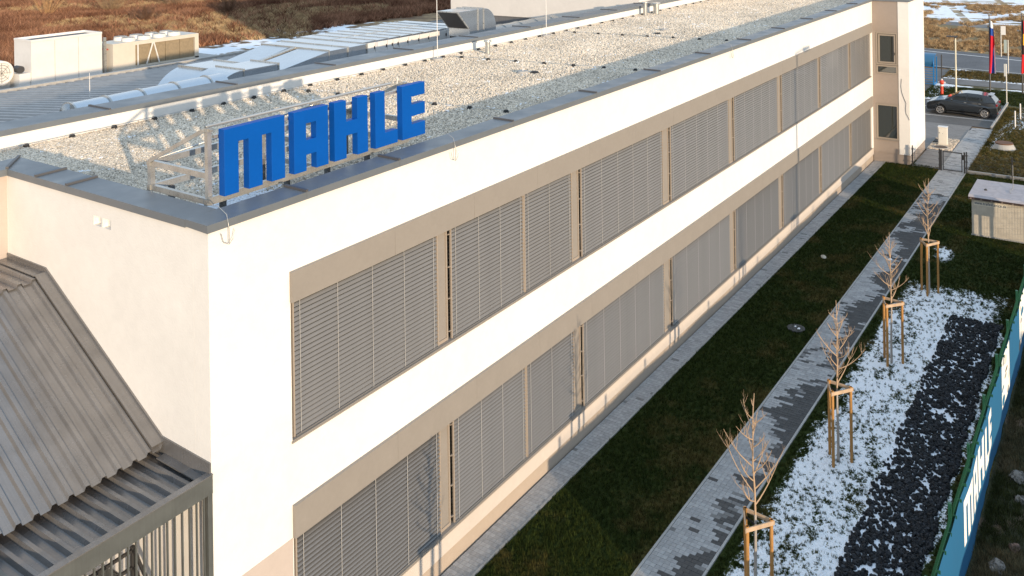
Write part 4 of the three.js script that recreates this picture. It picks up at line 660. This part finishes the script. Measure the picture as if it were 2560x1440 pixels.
  const ib = thing('notice_board', 'notice board on two posts outside the right picture edge', 'notice board', [29.3, 0, 8.7]);
  part('board', bx(29.2, 29.25, 1.25, 2.0, 8.42, 9.1), M.whitePaint, ib); for (const z of [8.55, 8.95]) part('post', rod([29.28, 0, z], [29.28, 2.0, z], 0.03), M.galv, ib);
}
// ---------------------------------------------------------------- gate and cross fence
{
  const X = 39.52, f = thing('mesh_fence', 'dark low mesh fence across the path beside the gate', 'fence', [X, 0, 3.5]), z2 = (u, y) => [X, y, u];
  for (const z of [1.84, 3.06, 4.24, 6.15, 8.1]) { part('post', bx(X - 0.03, X + 0.03, -0.1, 1.05, z - 0.025, z + 0.025), M.fenceDark, f); const cl = []; for (const y of [0.25, 0.55, 0.85]) cl.push(bx(X - 0.05, X + 0.05, y, y + 0.05, z - 0.04, z + 0.04)); part('clamp', merge(cl), M.fenceDark, f); }
  part('mesh_panel', wireMesh(1.88, 3.03, 0.06, 1.0, z2, 0.05, 0.2, 0.005), M.fenceDark, f); part('mesh_panel', wireMesh(4.27, 6.12, 0.06, 1.0, z2, 0.05, 0.2, 0.005), M.fenceDark, f); part('mesh_panel', wireMesh(6.18, 8.07, 0.06, 1.0, z2, 0.05, 0.2, 0.005), M.fenceDark, f);
  part('concrete_base', bx(X + 0.1, X + 0.2, -0.1, 0.14, 4.2, 8.1), M.concrete, f, 'pale concrete base board');
  const g = thing('gate', 'dark mesh garden gate standing across the path', 'gate', [X, 0, 3.6]);
  for (const z of [3.13, 4.15]) part('post', bx(X - 0.035, X + 0.035, -0.1, 1.02, z - 0.035, z + 0.035), M.fenceDark, g);
  part('leaf_frame', merge([bx(X - 0.02, X + 0.02, 0.06, 0.10, 3.2, 4.06), bx(X - 0.02, X + 0.02, 0.94, 0.98, 3.2, 4.06), bx(X - 0.02, X + 0.02, 0.102, 0.938, 3.2, 3.24), bx(X - 0.02, X + 0.02, 0.102, 0.938, 4.02, 4.06)]), M.fenceDark, g);
  part('mesh_panel', wireMesh(3.24, 4.02, 0.10, 0.94, z2, 0.05, 0.2, 0.005), M.fenceDark, g); part('lock', bx(X - 0.035, X + 0.035, 0.65, 0.88, 4.065, 4.11), M.black, g);
}
// ---------------------------------------------------------------- concrete kiosk (transformer)
{
  const t = thing('transformer_kiosk', 'low beige concrete transformer kiosk with web address', 'kiosk', [31.8, 0, 6.9]);
  part('wall', bx(30.66, 33.0, 0.0, 1.40, 5.66, 8.0), std(0.60, 0.54, 0.44, 0.92, { map: rep(streaks, 0.7), bumpMap: rep(grain, 1.5), bumpScale: 0.005 }), t);
  part('roof', extrudeXY([[30.56, 1.402], [33.1, 1.402], [33.1, 1.50], [33.0, 1.56], [30.66, 1.56], [30.56, 1.49]], 5.56, 8.1), std(0.46, 0.42, 0.43, 0.9, { map: rep(streaks, 1.1), bumpMap: rep(grain, 1.5), bumpScale: 0.008 }), t, 'worn pinkish flat roof');
  part('roof_edge', bx(30.548, 30.558, 1.405, 1.485, 5.57, 8.09), std(0.19, 0.15, 0.13, 0.9, { map: rep(colorTex(256, 128, (u, v) => { const n = fbm(u * 12, v * 6, 4, 6); return mix3([0.25, 0.2, 0.2], [1, 0.95, 0.9], sstep(0.4, 0.6, n)); }), 1.4, 2) }), t);
  part('wall_skirt', bx(30.635, 30.655, -0.05, 0.05, 5.64, 8.0), M.concrete, t);
  const cv = document.createElement('canvas'); cv.width = 512; cv.height = 64; const k = cv.getContext('2d'); k.fillStyle = '#d3cbb9'; k.fillRect(0, 0, 512, 64); k.fillStyle = '#12304f'; k.font = 'bold 58px sans-serif'; k.textBaseline = 'middle'; k.fillText('www.trafostanice.sk', 8, 30, 496);
  const tx = new THREE.CanvasTexture(cv); tx.colorSpace = THREE.SRGBColorSpace;
  part('lettering', new THREE.PlaneGeometry(1.12, 0.155).rotateY(-Math.PI / 2).translate(30.655, 1.255, 6.30), new THREE.MeshStandardMaterial({ map: tx, roughness: 0.9, side: THREE.DoubleSide }), t);
  part('roof_knob', uvBox(new THREE.SphereGeometry(0.06, 12, 8).translate(31.5, 1.57, 6.05)), M.darkGrey, t);
  const mast = thing('lightning_rod', 'thin bent rod on the concrete kiosk roof', 'rod', [32.1, 1.56, 7.0]); part('mast', tube([V(31.5, 1.58, 6.92), V(31.9, 1.58, 6.85), V(31.95, 1.65, 6.95), V(31.95, 2.55, 6.95)], 0.012, 5), M.galv, mast);
}
// ---------------------------------------------------------------- small things in the yard
{
  const disc = (x, z, r, y, lab, mat, rim) => { const t = thing('manhole_cover', lab, 'manhole', [x, 0, z]); part('lid', uvBox(new THREE.CylinderGeometry(r, r, 0.03, 28).translate(x, y, z)), mat, t); if (rim) part('rim', new THREE.TorusGeometry(r + 0.02, 0.022, 6, 30).rotateX(Math.PI / 2).translate(x, y + 0.005, z), M.concrete, t); return t; };
  const m = disc(19.02, 2.46, 0.26, 0.03, 'round dark manhole lid in the lawn', std(0.06, 0.06, 0.06, 0.6, { map: rep(streaks, 3) }), false);
  part('snow_rest', uvBox(new THREE.SphereGeometry(0.05, 10, 6).scale(1.4, 0.25, 0.8).translate(19.0, 0.05, 2.55)), M.snow, m); part('snow_rest', uvBox(new THREE.SphereGeometry(0.04, 10, 6).scale(1.2, 0.25, 0.7).translate(19.1, 0.05, 2.42)), M.snow, m);
  disc(44.05, 2.36, 0.33, 0.05, 'round brown manhole lid in the pale pebbles', std(0.10, 0.07, 0.05, 0.7, { map: rep(streaks, 3) }), true);
  const h = thing('hatch', 'black hatch lying in the pebbles by the tower', 'hatch', [45.3, 0, 1.95]); part('lid', bx(45.05, 45.75, 0.02, 0.09, 1.82, 2.22), M.black, h);
  const w = thing('well_ring', 'concrete well ring with a rusty lid on the grass bank', 'well', [45.7, 0, 5.15]);
  part('ring', uvBox(new THREE.CylinderGeometry(0.42, 0.56, 0.26, 26).translate(45.7, 0.13, 5.15)), M.concrete, w); part('lid', uvBox(new THREE.CylinderGeometry(0.43, 0.43, 0.05, 26).translate(45.7, 0.286, 5.15)), std(0.16, 0.075, 0.04, 0.8, { map: rep(streaks, 2) }), w);
  const c = thing('utility_cabinet', 'white upright utility cabinet in the pale pebbles', 'cabinet', [44.75, 0, 2.37]);
  part('body', bx(44.62, 44.92, 0.02, 0.98, 2.15, 2.58), std(0.70, 0.66, 0.58, 0.6, { map: rep(blotch, 1) }), c); part('lid', bx(44.60, 44.94, 0.981, 1.01, 2.13, 2.60), M.whitePaint, c); part('door', bx(44.606, 44.618, 0.12, 0.93, 2.19, 2.54), std(0.68, 0.64, 0.56, 0.6), c); part('lock', bx(44.597, 44.605, 0.66, 0.70, 2.20, 2.23), M.black, c); part('lock', bx(44.597, 44.605, 0.64, 0.67, 2.36, 2.39), M.galv, c);
  const pl = thing('litter', 'pale scrap of bark lying on the lawn', 'litter', [25.2, 0, 1.5]); part('scrap', uvBox(new THREE.SphereGeometry(0.15, 12, 6).scale(1.3, 0.14, 0.65).rotateY(0.4).translate(25.2, 0.05, 1.55)), std(0.5, 0.44, 0.34, 0.9), pl);
  const sn = thing('snow_lump', 'small lump of snow left on the footpath', 'snow', [26.2, 0, 3.6]); part('lump', uvBox(new THREE.IcosahedronGeometry(0.07, 2).scale(1.2, 0.5, 1).translate(26.2, 0.05, 3.62)), M.snow, sn);
  const hy = thing('hydrant', 'red fire hydrant with white caps in the snowy verge', 'hydrant', [59.35, 0, -0.05]), rm = std(0.62, 0.06, 0.03, 0.5);
  part('barrel', uvBox(new THREE.CylinderGeometry(0.085, 0.10, 0.78, 14).translate(59.35, 0.39, -0.05)), rm, hy); part('head', uvBox(new THREE.SphereGeometry(0.15, 14, 10).scale(1, 1.1, 1).translate(59.35, 0.86, -0.05)), rm, hy); part('cap', uvBox(new THREE.CylinderGeometry(0.05, 0.06, 0.1, 10).translate(59.35, 1.04, -0.05)), M.whitePaint, hy); part('outlet', uvBox(new THREE.CylinderGeometry(0.06, 0.06, 0.46, 12).rotateX(Math.PI / 2).translate(59.35, 0.84, -0.05)), M.whitePaint, hy); part('collar', uvBox(new THREE.CylinderGeometry(0.105, 0.105, 0.12, 14).translate(59.35, 0.66, -0.05)), M.whitePaint, hy);
  const lp = thing('lamp_post', 'slim pale lamp post with a flat dark head behind the car', 'lamp post', [60, 0, 0.73]), cream = std(0.66, 0.62, 0.48, 0.6);
  part('pole', tube([V(60, 0, 0.73), V(60, 3.86, 0.73)], [0.06, 0.045], 10), cream, lp); part('lamp_head', bx(59.85, 60.1, 3.90, 3.97, 0.18, 0.85), M.darkGrey, lp); part('neck', rod([60, 3.84, 0.73], [60, 3.92, 0.73], 0.06), M.darkGrey, lp);
  const post = (x, z, h, lab, plate) => { const t = thing('sign_post', lab, 'sign post', [x, 0, z]); part('pole', rod([x, 0, z], [x, h, z], 0.035), std(0.62, 0.60, 0.54, 0.6), t); if (plate) part('plate', bx(x - 0.03, x + 0.0, h - plate[1], h, z + plate[2], z + plate[2] + plate[0]), std(...plate[3], 0.6), t); };
  post(57.9, 4.0, 2.63, 'pale pole with a narrow plate behind the parked car', [0.13, 0.8, -0.13, [0.55, 0.56, 0.53]]);
  post(79.4, 1.34, 2.64, 'pole with a white plate beyond the road', [0.34, 0.75, 0.02, [0.75, 0.73, 0.68]]);
  post(70.3, 2.82, 2.62, 'pole with a greenish plate at the near road edge', [0.2, 1.0, -0.28, [0.38, 0.45, 0.42]]);
  const bol = (x, z, lab) => { const t = thing('marker_post', lab, 'marker post', [x, 0, z], 'white marker posts on the grass bank'); part('post', tube([V(x, 0, z), V(x, 0.94, z)], 0.04, 8), M.whitePaint, t); part('cap', new THREE.SphereGeometry(0.042, 10, 6).translate(x, 0.94, z), M.whitePaint, t); };
  bol(51.1, 5.14, 'white marker post on brown grass, nearer the gate'); bol(53.5, 5.18, 'white marker post standing in the snow behind');
  const gp = thing('gate_post', 'thin dark post beside the blue shelter', 'post', [64.2, 0, -0.85]); part('post', rod([64.2, 0, -0.85], [64.2, 2.05, -0.85], 0.04), M.fenceDark, gp);
}
// flags
{
  const flag = (x, z, H, label, paint, y0, y1, seed) => {
    const t = thing('flagpole', `pole of the ${label}`, 'flagpole', [x, 0, z]); part('pole', tube([V(x, 0, z), V(x, H, z)], [0.055, 0.03], 10), std(0.10, 0.10, 0.10, 0.4, { metalness: 0.4 }), t); part('finial', new THREE.SphereGeometry(0.05, 10, 8).translate(x, H + 0.03, z), M.galv, t);
    const cv = document.createElement('canvas'); cv.width = 128; cv.height = 512; paint(cv.getContext('2d')); const tx = new THREE.CanvasTexture(cv); tx.colorSpace = THREE.SRGBColorSpace;
    const g = new THREE.PlaneGeometry(1, 1, 14, 40), p = g.attributes.position;
    for (let i = 0; i < p.count; i++) { const u = p.getX(i) + 0.5, v = 0.5 - p.getY(i), fold = Math.sin(u * 8 + v * 2 + seed), w = 0.16 + 0.30 * Math.pow(v, 0.7); p.setXYZ(i, x - 0.05 + 0.10 * fold * (0.4 + v), y1 + (y0 - y1) * v - 0.18 * u * (1 - v), z + 0.04 - 0.10 * v + u * w); }
    g.computeVertexNormals(); const f = thing('flag', label, 'flag', [x, y1, z]); part('cloth', g, new THREE.MeshStandardMaterial({ map: tx, roughness: 0.8, side: THREE.DoubleSide }), f);
  };
  flag(62.1, 2.55, 5.35, 'white, blue and red flag hanging limp', k => { k.fillStyle = '#c3122b'; k.fillRect(0, 0, 128, 512); k.fillStyle = '#f2f0ee'; k.fillRect(0, 0, 128, 70); k.fillStyle = '#1f4c9c'; k.fillRect(0, 70, 128, 75); k.fillStyle = '#2f4fa2'; k.beginPath(); k.moveTo(75, 300); k.lineTo(105, 250); k.lineTo(115, 512); k.lineTo(45, 512); k.fill(); k.fillStyle = '#f2f0ee'; k.beginPath(); k.moveTo(95, 270); k.lineTo(128, 220); k.lineTo(128, 512); k.lineTo(95, 512); k.fill(); }, 1.30, 5.0, 1);
  flag(62.1, 4.52, 5.5, 'black, red and gold flag at the right picture edge', k => { k.fillStyle = '#c7161d'; k.fillRect(0, 0, 128, 512); k.fillStyle = '#14110f'; k.fillRect(0, 0, 50, 330); k.fillStyle = '#d8a21a'; k.fillRect(30, 130, 60, 110); k.fillStyle = '#e0912a'; k.fillRect(90, 420, 38, 92); }, 1.45, 5.1, 2);
}
// blue shelter
{
  const s = thing('bicycle_shelter', 'blue steel shelter with a curved roof beside the tower', 'shelter', [63.2, 0, -3]), blue = std(0.01, 0.16, 0.42, 0.45), roofM = std(0.03, 0.12, 0.24, 0.25);
  const arch = z => [...Array(9)].map((_, i) => { const a = i / 8 * 1.9 - 0.35; return V(63.2 - 0.95 * Math.cos(a) + 0.3, 1.55 + 0.62 * Math.sin(a), z); });
  for (const z of [-1.12, -3.2, -5.3]) { part('post', bx(62.55, 62.62, 0, 1.75, z - 0.035, z + 0.035), blue, s); part('post', bx(63.75, 63.82, 0, 1.95, z - 0.035, z + 0.035), blue, s); part('arch', tube(arch(z), 0.045, 6), blue, s); }
  const g = new THREE.BufferGeometry(), a = arch(-1.05), b = arch(-5.4), P = [], I = []; a.forEach((p, i) => { P.push(p.x, p.y + 0.05, p.z, b[i].x, b[i].y + 0.05, b[i].z); if (i) I.push(2 * i - 2, 2 * i - 1, 2 * i, 2 * i, 2 * i - 1, 2 * i + 1); }); g.setAttribute('position', new THREE.Float32BufferAttribute(P, 3)); g.setIndex(I); g.computeVertexNormals(); part('roof', g, roofM, s);
  for (let k = 0; k < 9; k++) part('rail', rod([62.585, 0.12 + k * 0.18, -1.0], [62.585, 0.12 + k * 0.18, -5.4], 0.022, 6), blue, s);
  part('rail', bx(62.5, 63.85, 0.02, 0.12, -1.16, -1.08), blue, s);
}
// ---------------------------------------------------------------- parked car (nose towards the building)
{
  const car = thing('parked_car', 'dark grey hatchback parked across the bay', 'car', [53.5, 0.016, 2.1]), k = 0.93, cx = 53.52, zf = 0.12;
  const Z = s => zf + s * k, Yc = y => 0.016 + y * k * 1.05, paint = new THREE.MeshPhysicalMaterial({ color: lin(0.022, 0.026, 0.030), roughness: 0.32, metalness: 0.4, clearcoat: 1, clearcoatRoughness: 0.05 }), dark = std(0.012, 0.012, 0.013, 0.6), gl = M.glass;
  const arc = (s, r, n = 9) => [...Array(n + 1)].map((_, i) => { const a = Math.PI - i / n * Math.PI; return [s + r * Math.cos(a), 0.30 + r * Math.sin(a)]; });
  const lower = [[0.06, 0.24], ...arc(0.86, 0.35), ...arc(3.48, 0.35), [4.20, 0.27], [4.26, 0.45], [4.24, 0.72], [4.14, 0.98], [3.9, 1.0], [1.40, 0.965], [1.05, 0.955], [0.55, 0.87], [0.20, 0.76], [0.04, 0.62], [0.0, 0.42]].map(([s, y]) => [Z(s), Yc(y)]);
  const hw = 0.90 * k, body = extrudeZY(lower, cx - hw, cx + hw, [], 0.05);
  { const p = body.attributes.position; for (let i = 0; i < p.count; i++) { const s = (p.getZ(i) - zf) / k, y = (p.getY(i) - 0.016) / k; let w = 1 - 0.16 * Math.pow(Math.max(0, 1 - s / 0.9), 2) - 0.10 * Math.pow(Math.max(0, (s - 3.5) / 0.76), 2) - 0.10 * Math.max(0, (y - 0.72) / 0.28) ** 2 - 0.05 * Math.max(0, (0.45 - y) / 0.3); p.setX(i, cx + (p.getX(i) - cx) * w); } body.computeVertexNormals(); }
  part('body', body, paint, car);
  const top = [[1.12, 0.95], [1.62, 1.22], [1.95, 1.37], [2.4, 1.445], [3.1, 1.43], [3.72, 1.35], [3.80, 1.33], [4.02, 1.12], [4.14, 0.96]].map(([s, y]) => [Z(s), Yc(y)]);
  const cab = extrudeZY(top, cx - hw * 0.92, cx + hw * 0.92, [], 0.04), taper = g => { const p = g.attributes.position; for (let i = 0; i < p.count; i++) { const y = (p.getY(i) - 0.016) / k; p.setX(i, cx + (p.getX(i) - cx) * (1 - 0.26 * Math.max(0, (y - 0.94) / 0.5))); } g.computeVertexNormals(); return g; };
  part('cabin', taper(cab), paint, car);
  const wins = [[[1.62, 1.0], [2.42, 1.01], [2.40, 1.35], [2.02, 1.33], [1.80, 1.22]], [[2.50, 1.01], [3.18, 1.02], [3.20, 1.33], [2.48, 1.355]], [[3.25, 1.03], [3.62, 1.05], [3.46, 1.28], [3.27, 1.32]]];
  for (const sd of [-1, 1]) for (const w of wins) { const x0 = cx + sd * (hw * 0.92 + 0.004); part('side_window', taper(extrudeZY(w.map(([s, y]) => [Z(s), Yc(y)]), x0 - 0.006, x0 + 0.006)), gl, car); }
  const slant = (a, b, wa, wb, mat, name) => { const A = [Z(a[0]), Yc(a[1])], B = [Z(b[0]), Yc(b[1])], g = new THREE.BufferGeometry(); g.setAttribute('position', new THREE.Float32BufferAttribute([cx - wa, A[1], A[0], cx + wa, A[1], A[0], cx + wb, B[1], B[0], cx - wa, A[1], A[0], cx + wb, B[1], B[0], cx - wb, B[1], B[0]], 3)); g.computeVertexNormals(); part(name, g, mat, car); };
  slant([1.14, 0.985], [1.90, 1.375], 0.70, 0.56, gl, 'windscreen'); slant([3.84, 1.345], [4.13, 1.02], 0.52, 0.66, gl, 'rear_window');
  part('spoiler', extrudeZY([[3.66, 1.39], [3.95, 1.37], [3.96, 1.40], [3.70, 1.43]].map(([s, y]) => [Z(s), Yc(y)]), cx - 0.5, cx + 0.5, [], 0.008), paint, car);
  part('sill_trim', bx(cx - hw - 0.002, cx + hw + 0.002, Yc(0.2), Yc(0.27), Z(1.25), Z(3.1)), dark, car);
  for (const sd of [-1, 1]) for (const s of [0.86, 3.48]) {
    const x = cx + sd * (hw - 0.085), w = part('wheel', uvBox(new THREE.CylinderGeometry(0.305 * k, 0.305 * k, 0.2 * k, 26).rotateZ(Math.PI / 2).translate(x, Yc(0.305), Z(s))), dark, car), xo = x + sd * 0.098, sp = [];
    for (let i = 0; i < 10; i++) { const a = i * 0.628 + (i % 2 ? -0.22 : 0); sp.push(beam([xo, Yc(0.305), Z(s)], [xo, Yc(0.305) + 0.2 * k * Math.sin(a), Z(s) + 0.2 * k * Math.cos(a)], 0.02, 0.03)); }
    part('rim', merge([...sp, new THREE.TorusGeometry(0.205 * k, 0.016, 6, 24).rotateY(Math.PI / 2).translate(xo, Yc(0.305), Z(s))]), std(0.45, 0.44, 0.43, 0.35, { metalness: 0.6 }), w);
  }
  for (const sd of [-1, 1]) {
    part('mirror', uvBox(new THREE.SphereGeometry(0.09, 10, 8).scale(1.1, 0.75, 0.8).translate(cx + sd * (hw + 0.06), Yc(1.0), Z(1.58))), paint, car);
    for (const s of [2.30, 3.15]) part('door_handle', bx(cx + sd * (hw - 0.008) - 0.02, cx + sd * (hw - 0.008) + 0.02, Yc(0.87), Yc(0.90), Z(s), Z(s + 0.14)), M.galv, car);
    part('tail_light', bx(cx + sd * 0.62 - 0.14, cx + sd * 0.62 + 0.14, Yc(0.80), Yc(0.93), Z(4.14), Z(4.225)), std(0.25, 0.01, 0.01, 0.3), car);
    part('headlight', bx(cx + sd * 0.55 - 0.12, cx + sd * 0.55 + 0.12, Yc(0.60), Yc(0.72), Z(0.03), Z(0.16)), std(0.4, 0.42, 0.45, 0.15), car);
    part('reflector', bx(cx + sd * 0.6 - 0.12, cx + sd * 0.6 + 0.12, Yc(0.34), Yc(0.38), Z(4.2), Z(4.245)), std(0.35, 0.02, 0.02, 0.3), car);
    for (const s of [1.32, 2.45, 3.22]) part('door_gap', beam([cx + sd * (hw - 0.003), Yc(0.32), Z(s)], [cx + sd * (hw - 0.045), Yc(0.95), Z(s + 0.02)], 0.012), dark, car);
  }
}
// ---------------------------------------------------------------- scrub and shrubs behind the hall
{
  const r = rngOf(91), list = [], straw = (x, z) => fbm(x * 0.05 + 2, z * 0.09, 3);
  for (let i = 0; i < 46000; i++) {
    const x = 20 + 110 * r(), z = -60 - 85 * r(), n = straw(x, z), hole = fbm(x * 0.12, z * 0.16, 4);
    if (z > -66 && hole > 0.42) continue;
    if (x < 47 && z > -66) continue;
    const st = (n > 0.60 || Math.hypot((x - 58 - 0.1 * (z + 95)) / 9, (z + 96) / 7) + 0.8 * (hole - 0.5) < 1) && r() < 0.9, k = 0.55 + 0.9 * r(), tall = 0.75 + 0.8 * fbm(x * 0.25, z * 0.25, 3);
    list.push({ p: [x, 0, z], s: st ? [1.1, 0.55, 1.1] : [1.2, tall, 1.2], r: [0, r() * 6.28, 0], c: st ? [0.50 * k, 0.35 * k, 0.195 * k] : mix3([0.13, 0.058, 0.036], [0.36, 0.195, 0.12], sstep(0.3, 0.7, 0.6 * fbm(x * 0.35, z * 0.35, 3) + 0.4 * r())).map(v => v * k) });
  }
  scatter('scrub', tuftGeo(14, 0.66, 0.075, 0.9, 8), grassMat, list, 'reddish brown dry scrub covering the field behind the hall', 'scrub');
  const shrub = (x, z, H, W, col, seed, label) => {
    const q = rngOf(seed), t = thing('bare_shrub', label, 'shrub', [x, 0, z], 'leafless shrubs in the field'), st = [], tw = [];
    for (let i = 0; i < 22; i++) { const a = q() * 6.283, l = 0.15 + 0.85 * q(), pts = [], n = 5; for (let j = 0; j <= n; j++) { const f = j / n; pts.push(V(x + Math.cos(a) * W * 0.5 * l * Math.pow(f, 0.7) + 0.1 * (q() - 0.5), H * f * (1 - 0.45 * l), z + Math.sin(a) * W * 0.5 * l * Math.pow(f, 0.7) + 0.1 * (q() - 0.5))); } st.push(tube(pts, pts.map((_, j) => 0.045 * (1 - j / n) + 0.012), 4)); for (let m = 0; m < 34; m++) { const p = pts[1 + Math.floor(q() * 5)], b = q() * 6.283, L = 0.35 + 0.75 * q(); tw.push(tube([p, p.clone().add(V(Math.cos(b) * L * 0.6, L * (0.2 + 0.7 * q()), Math.sin(b) * L * 0.6))], [0.02, 0.006], 3)); } }
    const m = std(...col, 0.9); part('stem', merge(st), m, t); part('crown', merge(tw), m, t);
  };
  [[57, -110, 5.0, 6, [0.46, 0.28, 0.14], 'sunlit tan shrub at the upper left picture corner'], [64, -106, 4.6, 6, [0.30, 0.20, 0.11], 'grey-brown shrub right of the tan corner shrub'], [73, -104, 4.0, 6, [0.28, 0.17, 0.10], 'tall brown shrub above the plain white box unit'], [79, -100, 4.2, 5.5, [0.40, 0.27, 0.15], 'pale shrub above the chiller'], [71, -90, 2.2, 4.0, [0.17, 0.09, 0.05], 'dark low shrub on the straw patch'], [60, -92, 1.8, 5.0, [0.16, 0.085, 0.05], 'dark low shrub left of the straw patch'], [88, -98, 3.6, 6, [0.27, 0.165, 0.10], 'brown shrub above the snowy strip'], [97, -92, 3.4, 5, [0.26, 0.16, 0.09], 'brown shrub above the curved duct'], [104, -84, 3.2, 5, [0.28, 0.17, 0.10], 'brown shrub above the twin ducts']]
    .forEach(([x, z, h, w, c, l], i) => shrub(x, z, h, w, c, 500 + i, l));
}
renderer.setSize(1024, 576);
renderer.render(scene, camera);
